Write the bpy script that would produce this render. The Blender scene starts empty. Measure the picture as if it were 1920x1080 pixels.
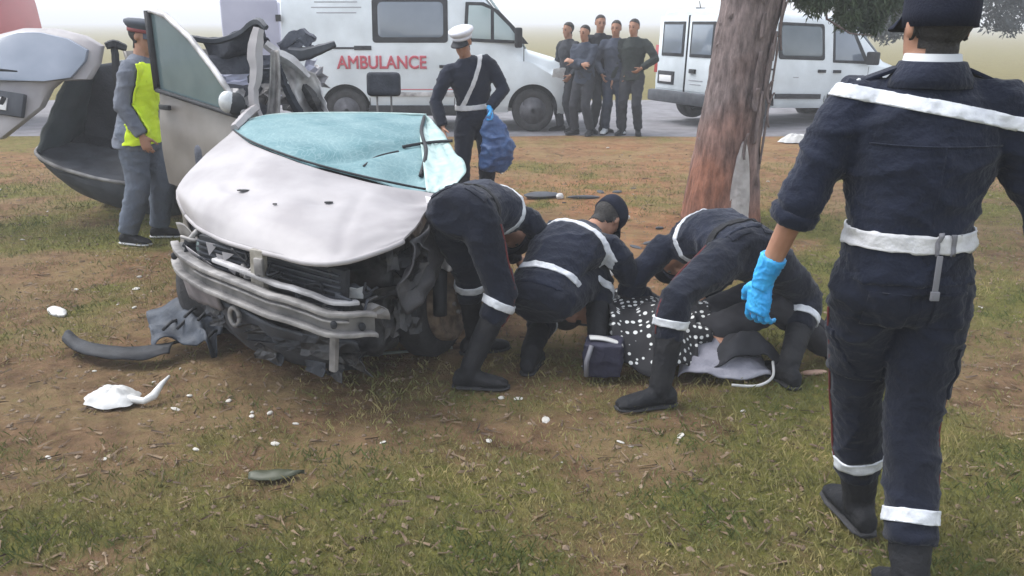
import bpy, bmesh, math, random
import numpy as np
from mathutils import Vector as V, Matrix, noise
random.seed(7); np.random.seed(7)
S = bpy.context.scene
C = S.collection
R = math.radians

# ------------------------------------------------------------------ camera
PITCH = math.atan(500/1650)
cam = bpy.data.objects.new('camera', bpy.data.cameras.new('camera')); C.objects.link(cam)
cam.location = (0, 0, 1.7)
cam.rotation_euler = (math.pi/2 - PITCH, 0, 0)
cam.data.sensor_width = 36; cam.data.lens = 36*1650/1920
cam.data.clip_start = 0.05; cam.data.clip_end = 4000
S.camera = cam

# ------------------------------------------------------------------ sky, sun, exposure
SUN_EL, SUN_AZ = 60, 285
w = bpy.data.worlds.new('World'); S.world = w; w.use_nodes = True
nt = w.node_tree; nt.nodes.clear()
sky = nt.nodes.new('ShaderNodeTexSky'); sky.sky_type = 'NISHITA'; sky.sun_disc = False
sky.sun_elevation = R(SUN_EL); sky.sun_rotation = R(SUN_AZ); sky.air_density = 1.0; sky.dust_density = 1.0; sky.ozone_density = 1.0
hs = nt.nodes.new('ShaderNodeHueSaturation'); hs.inputs['Saturation'].default_value = 0.32   # cloud cover: almost no blue
bg = nt.nodes.new('ShaderNodeBackground'); bg.inputs['Strength'].default_value = 0.15
wo = nt.nodes.new('ShaderNodeOutputWorld')
nt.links.new(sky.outputs[0], hs.inputs['Color']); nt.links.new(hs.outputs[0], bg.inputs[0]); nt.links.new(bg.outputs[0], wo.inputs[0])
sl = bpy.data.lights.new('sun', 'SUN'); sl.energy = 1.3; sl.angle = R(40); sl.color = (1, .98, .95)
so = bpy.data.objects.new('sun', sl); C.objects.link(so)
sd = V((math.cos(R(SUN_EL))*math.sin(R(SUN_AZ)), math.cos(R(SUN_EL))*math.cos(R(SUN_AZ)), math.sin(R(SUN_EL))))
so.rotation_euler = sd.to_track_quat('Z', 'Y').to_euler()
S.view_settings.view_transform = 'Standard'; S.view_settings.look = 'None'
S.view_settings.exposure = 1.42; S.view_settings.gamma = 1.0
S.render.resolution_x = 1024; S.render.resolution_y = 576

# ------------------------------------------------------------------ materials
def srgb(r, g, b):
    f = lambda c: (c/255/12.92) if c <= 10 else ((c/255+.055)/1.055)**2.4
    return (f(r), f(g), f(b))
MATS = {}
def mat(name, col, col2=None, rough=.6, metal=0, scale=8, bump=0, bscale=60, coat=0, spec=.5, trans=0, sheen=0, detail=4, lo=.35, hi=.65):
    if name in MATS: return MATS[name]
    m = bpy.data.materials.new(name); m.use_nodes = True; n = m.node_tree
    p = n.nodes['Principled BSDF']
    p.inputs['Roughness'].default_value = rough; p.inputs['Metallic'].default_value = metal
    p.inputs['Specular IOR Level'].default_value = spec
    if coat: p.inputs['Coat Weight'].default_value = coat; p.inputs['Coat Roughness'].default_value = .12
    if trans: p.inputs['Transmission Weight'].default_value = trans
    if sheen: p.inputs['Sheen Weight'].default_value = sheen; p.inputs['Sheen Roughness'].default_value = .5
    tc = n.nodes.new('ShaderNodeTexCoord')
    if col2:
        nz = n.nodes.new('ShaderNodeTexNoise'); nz.inputs['Scale'].default_value = scale; nz.inputs['Detail'].default_value = detail
        n.links.new(tc.outputs['Object'], nz.inputs['Vector'])
        cr = n.nodes.new('ShaderNodeValToRGB'); cr.color_ramp.elements[0].position = lo; cr.color_ramp.elements[1].position = hi
        cr.color_ramp.elements[0].color = (*col, 1); cr.color_ramp.elements[1].color = (*col2, 1)
        n.links.new(nz.outputs['Fac'], cr.inputs[0]); n.links.new(cr.outputs[0], p.inputs['Base Color'])
    else:
        p.inputs['Base Color'].default_value = (*col, 1)
    if bump:
        nb = n.nodes.new('ShaderNodeTexNoise'); nb.inputs['Scale'].default_value = bscale; nb.inputs['Detail'].default_value = 5
        n.links.new(tc.outputs['Object'], nb.inputs['Vector'])
        b = n.nodes.new('ShaderNodeBump'); b.inputs['Strength'].default_value = bump; b.inputs['Distance'].default_value = .02
        n.links.new(nb.outputs['Fac'], b.inputs['Height']); n.links.new(b.outputs[0], p.inputs['Normal'])
    MATS[name] = m
    return m

M = {}
M['navy'] = mat('navy_cloth', (.005, .008, .018), (.011, .015, .031), .9, scale=5, bump=.35, bscale=70, sheen=.12, spec=.2)
M['navy_trouser'] = mat('navy_trouser_cloth', (.004, .006, .013), (.009, .012, .024), .9, scale=6, bump=.3, bscale=60, sheen=.1, spec=.2)
M['cap'] = mat('dark_cap_cloth', (.006, .008, .018), (.011, .014, .028), .85, scale=14, bump=.3, bscale=160, spec=.2)
M['grey_uniform'] = mat('grey_blue_uniform', (.10, .115, .15), (.15, .165, .20), .9, scale=6, bump=.3, bscale=70)
M['grey_trouser'] = mat('grey_blue_trouser', (.085, .105, .14), (.12, .14, .18), .9, scale=6, bump=.3, bscale=70)
M['vest'] = mat('fluorescent_vest', (.66, .88, .012), (.72, .92, .02), .7, scale=9, bump=.2, bscale=50)
M['reflect'] = mat('reflective_tape', (.50, .52, .56), (.66, .68, .71), .45, scale=30, bump=.15, bscale=80)
M['belt'] = mat('white_belt', (.50, .50, .52), (.62, .62, .63), .6, scale=20, bump=.2, bscale=90)
M['boot'] = mat('black_boot_leather', (.009, .010, .013), (.020, .020, .022), .7, spec=.2, scale=10, bump=.3, bscale=50)
M['glove'] = mat('blue_nitrile', (.03, .30, .68), (.05, .40, .78), .42, scale=20, bump=.15, bscale=70)
M['skin'] = mat('skin', (.30, .15, .095), (.37, .195, .125), .55, scale=14, bump=.1, bscale=150)
M['hair'] = mat('black_hair', (.008, .007, .007), (.02, .017, .015), .7, scale=40, bump=.5, bscale=120)
M['eye'] = mat('eye_dark', (.02, .015, .012), rough=.2)
M['shirt'] = mat('pale_collar', (.52, .54, .56), rough=.8)
M['piping'] = mat('red_piping', (.10, .012, .014), (.14, .02, .02), .8)
M['strap'] = mat('grey_strap', (.16, .16, .18), rough=.6)
M['white_cap'] = mat('white_cap_cloth', (.55, .55, .60), (.66, .66, .70), .7, scale=12)
M['paint'] = mat('silver_white_paint', (.275, .258, .265), (.37, .35, .355), .6, metal=.0, scale=4, coat=.08, bump=.06, bscale=9)
M['paint_dirty'] = mat('scraped_silver_paint', (.26, .25, .25), (.60, .59, .60), .5, metal=.2, scale=7, bump=.2, bscale=18)
M['beige_paint'] = mat('dusty_grey_beige_paint', (.14, .125, .115), (.20, .185, .17), .5, metal=.15, scale=3, bump=.05, bscale=20, coat=.1)
M['van_white'] = mat('van_white_paint', (.54, .59, .62), (.68, .74, .78), .35, scale=2.2, coat=.3)
M['van_blue'] = mat('van_door_inner', (.38, .39, .50), (.46, .47, .58), .6, scale=2)
M['black_plastic'] = mat('black_plastic', (.013, .014, .017), (.030, .032, .037), .65, spec=.3, scale=8, bump=.2, bscale=40)
M['grey_plastic'] = mat('dark_grey_plastic', (.030, .034, .042), (.060, .066, .080), .65, scale=7, bump=.15, bscale=30)
M['steel'] = mat('bare_bent_steel', (.13, .125, .125), (.34, .325, .315), .6, metal=.25, scale=9, bump=.2, bscale=25)
M['dark_metal'] = mat('dark_engine_metal', (.018, .019, .022), (.06, .058, .058), .5, metal=.3, scale=11, bump=.4, bscale=30)
M['rust'] = mat('rusty_brake_steel', (.12, .085, .06), (.26, .20, .15), .7, metal=.3, scale=18, bump=.3, bscale=60)
M['rubber'] = mat('tyre_rubber', (.018, .018, .02), (.035, .034, .036), .85, scale=14, bump=.3, bscale=60)
M['rim'] = mat('wheel_cover_grey', (.22, .22, .24), (.32, .32, .34), .45, metal=.4, scale=10)
M['dark_rim'] = mat('dusty_wheel', (.07, .07, .08), (.13, .13, .145), .6, metal=.2, scale=10)
M['seat'] = mat('grey_seat_fabric', (.06, .066, .085), (.11, .118, .145), .9, scale=10, bump=.4, bscale=60)
M['seat_dark'] = mat('dark_seat_fabric', (.022, .026, .036), (.04, .045, .058), .9, scale=10, bump=.3, bscale=60)
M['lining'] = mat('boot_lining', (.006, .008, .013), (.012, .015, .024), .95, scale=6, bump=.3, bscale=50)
M['glass_dark'] = mat('tinted_window', (.06, .085, .10), (.09, .115, .135), .08, scale=2, spec=.7)
M['glass_van'] = mat('van_window_glass', (.13, .16, .20), (.18, .215, .26), .07, scale=1.2, spec=.8)
M['glass_cab'] = mat('cab_window_glass', (.28, .36, .37), (.34, .42, .43), .07, scale=1.2, spec=.8)
M['glass_door'] = mat('car_door_glass', (.075, .115, .125), (.11, .155, .165), .1, scale=3, spec=.7)
M['plate'] = mat('number_plate_white', (.7, .7, .7), rough=.5)
M['red_letter'] = mat('red_lettering', (.45, .06, .09), (.52, .10, .13), .5, scale=30)
M['grey_letter'] = mat('grey_lettering', (.32, .33, .36), rough=.6)
M['red_truck'] = mat('red_truck_paint', (.30, .006, .014), (.36, .010, .02), .4, scale=2, coat=.3)
M['lamp_red'] = mat('red_tail_lamp', (.35, .02, .02), rough=.2, spec=.7)
M['lamp_clear'] = mat('broken_headlamp_lens', (.38, .40, .42), (.55, .57, .58), .15, scale=20, spec=.8)
M['white_rag'] = mat('white_crumpled_cloth', (.44, .44, .43), (.60, .60, .59), .8, scale=8, bump=.3, bscale=30)
M['fragment'] = mat('pale_fragment', (.34, .32, .28), (.66, .64, .60), .7, scale=6)
M['rag_grey'] = mat('grey_blanket', (.20, .20, .24), (.28, .28, .32), .9, scale=8, bump=.4, bscale=60)
M['navy_bag'] = mat('navy_kit_bag', (.010, .010, .028), (.018, .018, .04), .7, scale=9, bump=.3, bscale=60)
M['blue_bag'] = mat('blue_plastic_bag', (.02, .05, .15), (.05, .11, .26), .45, scale=9, bump=.5, bscale=25)
M['wood_pale'] = mat('bare_pale_wood', (.30, .28, .27), (.50, .47, .46), .85, scale=7, bump=.6, bscale=22)
M['leaf'] = mat('leaf_green', (.020, .040, .020), (.075, .11, .05), .6, scale=3)
M['leaf_grey'] = mat('leaf_grey_green', (.04, .055, .058), (.085, .10, .10), .7, scale=3)
M['grass'] = mat('grass_blades', (.095, .115, .026), (.32, .26, .105), .85, scale=2.2, lo=.38, hi=.66)
M['pebble'] = mat('pebbles', (.10, .066, .042), (.28, .21, .145), .9, scale=5)
M['twig'] = mat('dry_litter', (.07, .045, .03), (.20, .14, .085), .9, scale=5)
M['plank'] = mat('pinkish_splinter', (.36, .22, .16), (.46, .31, .23), .8, scale=15)

def glass_windscreen():
    m = mat('shattered_windscreen', (.10, .215, .24), (.21, .335, .355), .6, scale=3.2, spec=.25)
    n = m.node_tree; p = n.nodes['Principled BSDF']
    p.inputs['Alpha'].default_value = .9
    tc = n.nodes.new('ShaderNodeTexCoord')
    vo = n.nodes.new('ShaderNodeTexVoronoi'); vo.feature = 'DISTANCE_TO_EDGE'; vo.inputs['Scale'].default_value = 30
    n.links.new(tc.outputs['Object'], vo.inputs['Vector'])
    cv = n.nodes.new('ShaderNodeTexVoronoi'); cv.feature = 'DISTANCE_TO_EDGE'; cv.inputs['Scale'].default_value = 34
    wz = n.nodes.new('ShaderNodeTexNoise'); wz.inputs['Scale'].default_value = 3; n.links.new(tc.outputs['Object'], wz.inputs['Vector'])
    wm = n.nodes.new('ShaderNodeMix'); wm.data_type = 'VECTOR'; wm.inputs['Factor'].default_value = .35
    n.links.new(tc.outputs['Object'], wm.inputs['A']); n.links.new(wz.outputs['Color'], wm.inputs['B']); n.links.new(wm.outputs['Result'], cv.inputs['Vector'])
    cl_ = n.nodes.new('ShaderNodeValToRGB'); cl_.color_ramp.elements[0].position = .0; cl_.color_ramp.elements[0].color = (.38, .38, .38, 1); cl_.color_ramp.elements[1].position = .07; cl_.color_ramp.elements[1].color = (0, 0, 0, 1)
    n.links.new(cv.outputs['Distance'], cl_.inputs[0])
    src = p.inputs['Base Color'].links[0].from_socket
    mx = n.nodes.new('ShaderNodeMix'); mx.data_type = 'RGBA'; n.links.new(cl_.outputs[0], mx.inputs['Factor']); n.links.new(src, mx.inputs['A']); mx.inputs['B'].default_value = (.34, .46, .47, 1)
    n.links.new(mx.outputs['Result'], p.inputs['Base Color'])
    b = n.nodes.new('ShaderNodeBump'); b.inputs['Strength'].default_value = .35; b.inputs['Distance'].default_value = .01
    n.links.new(vo.outputs['Distance'], b.inputs['Height']); n.links.new(b.outputs[0], p.inputs['Normal'])
    return m
M['windscreen'] = glass_windscreen()

def dots_material():
    m = mat('polka_dot_cloth', (.01, .01, .012), rough=.85)
    n = m.node_tree; p = n.nodes['Principled BSDF']
    tc = n.nodes.new('ShaderNodeTexCoord')
    vo = n.nodes.new('ShaderNodeTexVoronoi'); vo.voronoi_dimensions = '3D'; vo.inputs['Scale'].default_value = 29; vo.inputs['Randomness'].default_value = .25
    n.links.new(tc.outputs['Object'], vo.inputs['Vector'])
    cr = n.nodes.new('ShaderNodeValToRGB'); cr.color_ramp.elements[0].position = .30; cr.color_ramp.elements[1].position = .34
    cr.color_ramp.elements[0].color = (.62, .63, .62, 1); cr.color_ramp.elements[1].color = (.010, .010, .013, 1)
    n.links.new(vo.outputs['Distance'], cr.inputs[0]); n.links.new(cr.outputs[0], p.inputs['Base Color'])
    return m
M['dots'] = dots_material()

def bark_material():
    m = mat('bark', (.1, .08, .06), rough=.95)
    n = m.node_tree; p = n.nodes['Principled BSDF']
    tc = n.nodes.new('ShaderNodeTexCoord')
    mp = n.nodes.new('ShaderNodeMapping'); mp.inputs['Scale'].default_value = (10, 10, 2.6)
    n.links.new(tc.outputs['Object'], mp.inputs['Vector'])
    nz = n.nodes.new('ShaderNodeTexNoise'); nz.inputs['Scale'].default_value = 1.6; nz.inputs['Detail'].default_value = 12; nz.inputs['Roughness'].default_value = .72
    n.links.new(mp.outputs[0], nz.inputs['Vector'])
    g = n.nodes.new('ShaderNodeValToRGB'); e = g.color_ramp.elements
    e[0].position = .33; e[0].color = (.05, .036, .034, 1); e[1].position = .68; e[1].color = (.30, .235, .225, 1)
    r = n.nodes.new('ShaderNodeValToRGB'); e = r.color_ramp.elements
    e[0].position = .33; e[0].color = (.075, .028, .016, 1); e[1].position = .70; e[1].color = (.40, .165, .095, 1)
    n.links.new(nz.outputs['Fac'], g.inputs[0]); n.links.new(nz.outputs['Fac'], r.inputs[0])
    at = n.nodes.new('ShaderNodeAttribute'); at.attribute_name = 'stripped'
    mx = n.nodes.new('ShaderNodeMix'); mx.data_type = 'RGBA'
    n.links.new(at.outputs['Fac'], mx.inputs['Factor']); n.links.new(g.outputs[0], mx.inputs['A']); n.links.new(r.outputs[0], mx.inputs['B'])
    n.links.new(mx.outputs['Result'], p.inputs['Base Color'])
    b = n.nodes.new('ShaderNodeBump'); b.inputs['Strength'].default_value = .9; b.inputs['Distance'].default_value = .03
    n.links.new(nz.outputs['Fac'], b.inputs['Height']); n.links.new(b.outputs[0], p.inputs['Normal'])
    return m
M['bark'] = bark_material()

def ground_material():
    m = mat('earth_and_grass', (.1, .08, .06), rough=.95, spec=.15)
    n = m.node_tree; p = n.nodes['Principled BSDF']
    tc = n.nodes.new('ShaderNodeTexCoord')
    def nz(scale, det=6, ro=.6):
        t = n.nodes.new('ShaderNodeTexNoise'); t.inputs['Scale'].default_value = scale; t.inputs['Detail'].default_value = det; t.inputs['Roughness'].default_value = ro
        n.links.new(tc.outputs['Object'], t.inputs['Vector']); return t
    def ramp(src, a, b, ca, cb):
        r = n.nodes.new('ShaderNodeValToRGB'); e = r.color_ramp.elements
        e[0].position = a; e[0].color = (*ca, 1); e[1].position = b; e[1].color = (*cb, 1)
        n.links.new(src.outputs[0], r.inputs[0]); return r
    def mix(f, a, b):
        x = n.nodes.new('ShaderNodeMix'); x.data_type = 'RGBA'
        n.links.new(f, x.inputs['Factor']); n.links.new(a, x.inputs['A']); n.links.new(b, x.inputs['B']); return x.outputs['Result']
    soil = ramp(nz(7, 8, .7), .3, .7, (.082, .046, .025), (.32, .20, .112))
    red = ramp(nz(5, 8, .7), .3, .7, (.17, .070, .033), (.48, .245, .125))
    green = ramp(nz(16, 8, .75), .3, .72, (.062, .076, .014), (.265, .245, .068))
    dry = ramp(nz(11, 8, .75), .3, .7, (.19, .135, .06), (.41, .315, .16))
    ag = n.nodes.new('ShaderNodeAttribute'); ag.attribute_name = 'grassy'
    ar = n.nodes.new('ShaderNodeAttribute'); ar.attribute_name = 'reddish'
    base = mix(ar.outputs['Fac'], soil.outputs[0], red.outputs[0])
    dm = ramp(nz(1.7, 5), .45, .62, (0, 0, 0), (.55, .55, .55))
    base = mix(dm.outputs[0], base, dry.outputs[0])
    # break the grass edge up with fine noise
    fine = nz(22, 6, .75)
    add = n.nodes.new('ShaderNodeMath'); add.operation = 'ADD'; n.links.new(ag.outputs['Fac'], add.inputs[0])
    sub = n.nodes.new('ShaderNodeMath'); sub.operation = 'SUBTRACT'; sub.inputs[1].default_value = .5; n.links.new(fine.outputs[0], sub.inputs[0])
    mul = n.nodes.new('ShaderNodeMath'); mul.operation = 'MULTIPLY'; mul.inputs[1].default_value = 2.2; n.links.new(sub.outputs[0], mul.inputs[0])
    n.links.new(mul.outputs[0], add.inputs[1])
    cl = n.nodes.new('ShaderNodeClamp'); n.links.new(add.outputs[0], cl.inputs[0])
    base = mix(cl.outputs[0], base, green.outputs[0])
    n.links.new(base, p.inputs['Base Color'])
    b = n.nodes.new('ShaderNodeBump'); b.inputs['Strength'].default_value = 1.0; b.inputs['Distance'].default_value = .05
    hb = nz(28, 8, .75); n.links.new(hb.outputs[0], b.inputs['Height']); n.links.new(b.outputs[0], p.inputs['Normal'])
    return m
M['ground'] = ground_material()
M['road'] = mat('worn_asphalt', (.13, .125, .135), (.20, .195, .21), .85, scale=3, bump=.4, bscale=80)

# ------------------------------------------------------------------ mesh helpers
def link(name, me, m=None, parent=None, loc=None, smooth=False):
    o = bpy.data.objects.new(name, me); C.objects.link(o)
    if m is not None and not me.materials: me.materials.append(m)
    if parent is not None: o.parent = parent
    if loc is not None: o.location = loc
    if smooth: me.polygons.foreach_set('use_smooth', [True]*len(me.polygons))
    return o
def tag(o, label=None, cat=None, group=None, kind=None):
    if label: o['label'] = label
    if cat: o['category'] = cat
    if group: o['group'] = group
    if kind: o['kind'] = kind
    return o
def empty(name, loc, rot=(0, 0, 0)):
    o = bpy.data.objects.new(name, None); C.objects.link(o); o.location = loc; o.rotation_euler = rot; o.empty_display_size = .2
    return o
def nz3(p, s, o=0.0):
    return noise.noise(V((p[0]*s+o, p[1]*s-o*1.7, p[2]*s+o*.6)))

class MB:
    """collects shapes into one mesh"""
    def __init__(s, org=(0, 0, 0)): s.v = []; s.f = []; s.org = V(org)
    def add(s, verts, faces):
        k = len(s.v); s.v += [V(p) for p in verts]; s.f += [[i+k for i in f] for f in faces]; return s
    def box(s, c, size, rot=None):
        hx, hy, hz = size[0]/2, size[1]/2, size[2]/2
        pts = [V((x*hx, y*hy, z*hz)) for x in (-1, 1) for y in (-1, 1) for z in (-1, 1)]
        if rot is not None: pts = [rot @ p for p in pts]
        pts = [p+V(c) for p in pts]
        return s.add(pts, [(0, 1, 3, 2), (4, 6, 7, 5), (0, 4, 5, 1), (2, 3, 7, 6), (0, 2, 6, 4), (1, 5, 7, 3)])
    def rings(s, rings, close=True):
        n = len(rings[0]); vs = [p for r in rings for p in r]; fs = []
        for i in range(len(rings)-1):
            for j in range(n):
                a = i*n+j; b = i*n+(j+1) % n
                fs.append((a, b, b+n, a+n))
        if close:
            fs.append(tuple(range(n-1, -1, -1))); fs.append(tuple(range((len(rings)-1)*n, len(rings)*n)))
        return s.add(vs, fs)
    def loft(s, pts, n=12):
        """pts: (centre, half-width, half-depth, lateral axis, depth axis)"""
        rs = []
        for c, a, b, L, D in pts:
            rs.append([V(c)+V(L)*(a*math.cos(2*math.pi*k/n))+V(D)*(b*math.sin(2*math.pi*k/n)) for k in range(n)])
        # keep outward winding
        ax = V(pts[-1][0])-V(pts[0][0])
        if V(pts[0][3]).cross(V(pts[0][4])).dot(ax) < 0: rs = [list(reversed(r)) for r in rs]
        return s.rings(rs)
    def tube(s, path, radii, n=10):
        path = [V(p) for p in path]
        if not hasattr(radii, '__len__'): radii = [radii]*len(path)
        ts = []
        for i in range(len(path)):
            a = path[max(i-1, 0)]; b = path[min(i+1, len(path)-1)]; t = b-a
            ts.append(t.normalized() if t.length > 1e-9 else V((0, 0, 1)))
        ref = V((1, 0, 0)) if abs(ts[0].x) < .8 else V((0, 1, 0))
        L = (ref-ts[0]*ref.dot(ts[0])).normalized(); rs = []
        for p, r, t in zip(path, radii, ts):
            L = (L-t*L.dot(t)).normalized(); D = t.cross(L)
            rs.append([p+L*(r*math.cos(2*math.pi*k/n))+D*(r*math.sin(2*math.pi*k/n)) for k in range(n)])
        return s.rings(rs)
    def ball(s, c, rad, n=12, m=8, axes=None):
        if not hasattr(rad, '__len__'): rad = (rad,)*3
        A = axes or (V((1, 0, 0)), V((0, 1, 0)), V((0, 0, 1)))
        rs = []
        for i in range(1, m):
            t = math.pi*i/m; z = -math.cos(t); q = math.sin(t)
            rs.append([V(c)+A[0]*(rad[0]*q*math.cos(2*math.pi*k/n))+A[1]*(rad[1]*q*math.sin(2*math.pi*k/n))+A[2]*(rad[2]*z) for k in range(n)])
        return s.rings(rs)
    def grid(s, fn, nu, nv, thick=0, tdir=None):
        P = [[V(fn(i/nu, j/nv)) for j in range(nv+1)] for i in range(nu+1)]
        vs = [p for r in P for p in r]
        q = lambda i, j: i*(nv+1)+j
        fs = [(q(i, j), q(i+1, j), q(i+1, j+1), q(i, j+1)) for i in range(nu) for j in range(nv)]
        if thick:
            N = len(vs); d = V(tdir)*thick
            vs2 = vs+[p+d for p in vs]
            fs2 = fs+[tuple(reversed([x+N for x in f])) for f in fs]
            edge = [q(i, 0) for i in range(nu)]+[q(nu, j) for j in range(nv)]+[q(i, nv) for i in range(nu, 0, -1)]+[q(0, j) for j in range(nv, 0, -1)]
            for k in range(len(edge)):
                a, b = edge[k], edge[(k+1) % len(edge)]
                fs2.append((b, a, a+N, b+N))
            return s.add(vs2, fs2)
        return s.add(vs, fs)
    def prism(s, poly, d):
        """poly: 3-D points of one face, d: extrusion vector"""
        n = len(poly); a = [V(p) for p in poly]; b = [p+V(d) for p in a]
        return s.add(a+b, [tuple(range(n)), tuple(range(2*n-1, n-1, -1))]+[((i+1) % n, i, i+n, (i+1) % n+n) for i in range(n)])
    def mesh(s, name):
        me = bpy.data.meshes.new(name); me.from_pydata([tuple(p-s.org) for p in s.v], [], s.f); me.update(); return me
    def build(s, name, m, parent=None, loc=None, smooth=False, bevel=0, seg=2, remesh=0, sm=0, fold=0, fscale=6, subd=0, fixn=True):
        me = s.mesh(name)
        if remesh: me = remeshed(me, remesh, sm)
        else:
            bm = bmesh.new(); bm.from_mesh(me)
            if fixn: bmesh.ops.recalc_face_normals(bm, faces=bm.faces)
            if bevel:
                bmesh.ops.remove_doubles(bm, verts=bm.verts, dist=1e-5)
                ed = [e for e in bm.edges if len(e.link_faces) == 2 and e.calc_face_angle(0) > .5]
                bmesh.ops.bevel(bm, geom=ed, offset=bevel, segments=seg, profile=.6, affect='EDGES', clamp_overlap=True)
            bm.to_mesh(me); bm.free()
        if fold: folds(me, fold, fscale)
        o = link(name, me, m, parent, loc, smooth)
        if bevel and smooth is False:
            me.polygons.foreach_set('use_smooth', [True]*len(me.polygons))
            try: me.set_sharp_from_angle(angle=R(40))
            except Exception: pass
        if subd:
            md = o.modifiers.new('subd', 'SUBSURF'); md.levels = subd; md.render_levels = subd
        return o
def remeshed(me, vox, sm):
    o = bpy.data.objects.new('tmp', me); C.objects.link(o)
    a = o.modifiers.new('r', 'REMESH'); a.mode = 'VOXEL'; a.voxel_size = vox; a.use_smooth_shade = True
    if sm: b = o.modifiers.new('s', 'SMOOTH'); b.factor = .5; b.iterations = sm
    dg = bpy.context.evaluated_depsgraph_get()
    r = bpy.data.meshes.new_from_object(o.evaluated_get(dg)); r.materials.clear()
    bpy.data.objects.remove(o); bpy.data.meshes.remove(me)
    r.polygons.foreach_set('use_smooth', [True]*len(r.polygons))
    return r
def folds(me, amp, sc, seed=0.0):
    n = len(me.vertices); co = np.empty(n*3, 'f'); me.vertices.foreach_get('co', co); co = co.reshape(-1, 3)
    no = np.empty(n*3, 'f'); me.vertices.foreach_get('normal', no); no = no.reshape(-1, 3)
    d = np.empty(n, 'f')
    for i in range(n):
        p = co[i]
        x = float(p[0]); y = float(p[1]); z = float(p[2])
        wv = nz3((x, y, z), sc*.5, 3.1+seed)
        a = (1-abs(nz3((x+wv*.10, y+wv*.05, z*1.5+wv*.14), sc*.75, seed))*1.6)
        c = (1-abs(nz3((x*1.2+wv*.10, y, z*2.0-wv*.10), sc*1.9, 8+seed))*1.8)
        b = nz3((x, y, z), sc*.45, 5+seed)
        d[i] = amp*(.85*max(a, 0)**3-.32+.45*max(c, 0)**3-.15+.5*b)
    co += no*d[:, None]
    me.vertices.foreach_set('co', co.ravel()); me.update()
def shell(src, name, m, parent, planes, off=.006, th=.004, keep=None, smooth=True):
    """a strip of cloth or tape lying on a garment: the garment's own surface cut by planes and lifted"""
    bm = bmesh.new(); bm.from_mesh(src)
    for co, no in planes:
        bmesh.ops.bisect_plane(bm, geom=bm.verts[:]+bm.edges[:]+bm.faces[:], plane_co=V(co), plane_no=V(no), clear_inner=True, dist=1e-6)
    if keep:
        bad = [f for f in bm.faces if not keep(f.calc_center_median())]
        bmesh.ops.delete(bm, geom=bad, context='FACES')
    if not bm.faces: bm.free(); return None
    bm.normal_update()
    nv = {v: v.normal.copy() for v in bm.verts}
    inner = {}
    faces = bm.faces[:]
    for v in list(nv): inner[v] = bm.verts.new(v.co+nv[v]*(off-th-.002))
    for v in nv: v.co += nv[v]*off
    for f in faces:
        for e in f.edges:
            if len(e.link_faces) == 1:
                l = [l for l in f.loops if l.edge == e][0]
                a, b = l.vert, l.link_loop_next.vert
                if a in inner and b in inner:
                    bm.faces.new((b, a, inner[a], inner[b]))
    loose = [v for v in bm.verts if not v.link_faces]
    bmesh.ops.delete(bm, geom=loose, context='VERTS')
    me = bpy.data.meshes.new(name); bm.to_mesh(me); bm.free()
    return link(name, me, m, parent, smooth=smooth)

# ================================================================== ground, road, grass
def axis(lo, hi, step, far, k=1.35):
    a = list(np.arange(lo, hi+1e-6, step)); st = step; x = lo
    left = []
    while x > -far: st *= k; x -= st; left.append(max(x, -far))
    st = step; x = hi; right = []
    while x < far: st *= k; x += st; right.append(min(x, far))
    return sorted(set([round(v, 4) for v in left+a+right]))
def grass_at(x, y):
    n = .55*noise.noise(V((x*.55+3, y*.7, 1.3)))+.45*noise.noise(V((x*1.7, y*2.1, 7.7)))+.3*noise.noise(V((x*5, y*6, 2.2)))
    b = .12
    if y < 3.9: b += .14                                     # grassier strip in front
    if x > 1.0 and y < 6.5: b += .18
    if x < -4.0 and y > 6.5: b += .30                        # turf beyond the tailgate
    d = math.hypot((x+1.2)/1.5, (y-4.9)/1.2); b -= max(0, 1.0-d)*.5      # bare under the wreck
    d = math.hypot((x-.9)/1.3, (y-6.6)/1.6); b -= max(0, 1.0-d)*.7       # trodden earth before the tree
    d = math.hypot((x+3.0)/1.6, (y-5.9)/1.2); b -= max(0, 1.0-d)*.45
    if y > 8.5: b -= .10
    return n+b
def height_at(x, y):
    k = 1 if y < 11.5 else max(0, 1-(y-11.5)/2)
    h = (.018*noise.noise(V((x*1.3, y*1.3, 0)))+.010*noise.noise(V((x*4, y*4, 4)))+.005*noise.noise(V((x*11, y*11, 9))))*k
    return h-.012
xs = axis(-7, 7, .07, 1200); ys = axis(1.2, 12, .07, 1200)
nx, ny = len(xs), len(ys)
verts = []; ga = []; ra = []
for y in ys:
    for x in xs:
        near = -8 < x < 8 and 0 < y < 14
        verts.append((x, y, height_at(x, y) if near else -.012))
        g = grass_at(x, y) if (abs(x) < 40 and -5 < y < 19) else .35
        ga.append(min(max((g-.02)*2.6, 0), 1)*(.75 if y > 9 else 1))
        r = 0
        if abs(x) < 30 and 4.5 < y < 16:
            d = math.hypot((x-1.0)/1.9, (y-8.5)/3.8); r = max(0, 1.1-d)
            r = max(r, .55*min(max(y-8.5, 0)/2, 1)*(1 if x > -1 else .6))
            r = min(max(r+.4*noise.noise(V((x*.9, y*.9, 5))), 0), 1)
        ra.append(r)
faces = [(j*nx+i, j*nx+i+1, (j+1)*nx+i+1, (j+1)*nx+i) for j in range(ny-1) for i in range(nx-1)]
me = bpy.data.meshes.new('ground'); me.from_pydata(verts, [], faces)
for nm, dat in (('grassy', ga), ('reddish', ra)):
    at = me.attributes.new(nm, 'FLOAT', 'POINT'); at.data.foreach_set('value', dat)
g = link('ground', me, M['ground'], smooth=True); tag(g, kind='structure')

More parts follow.
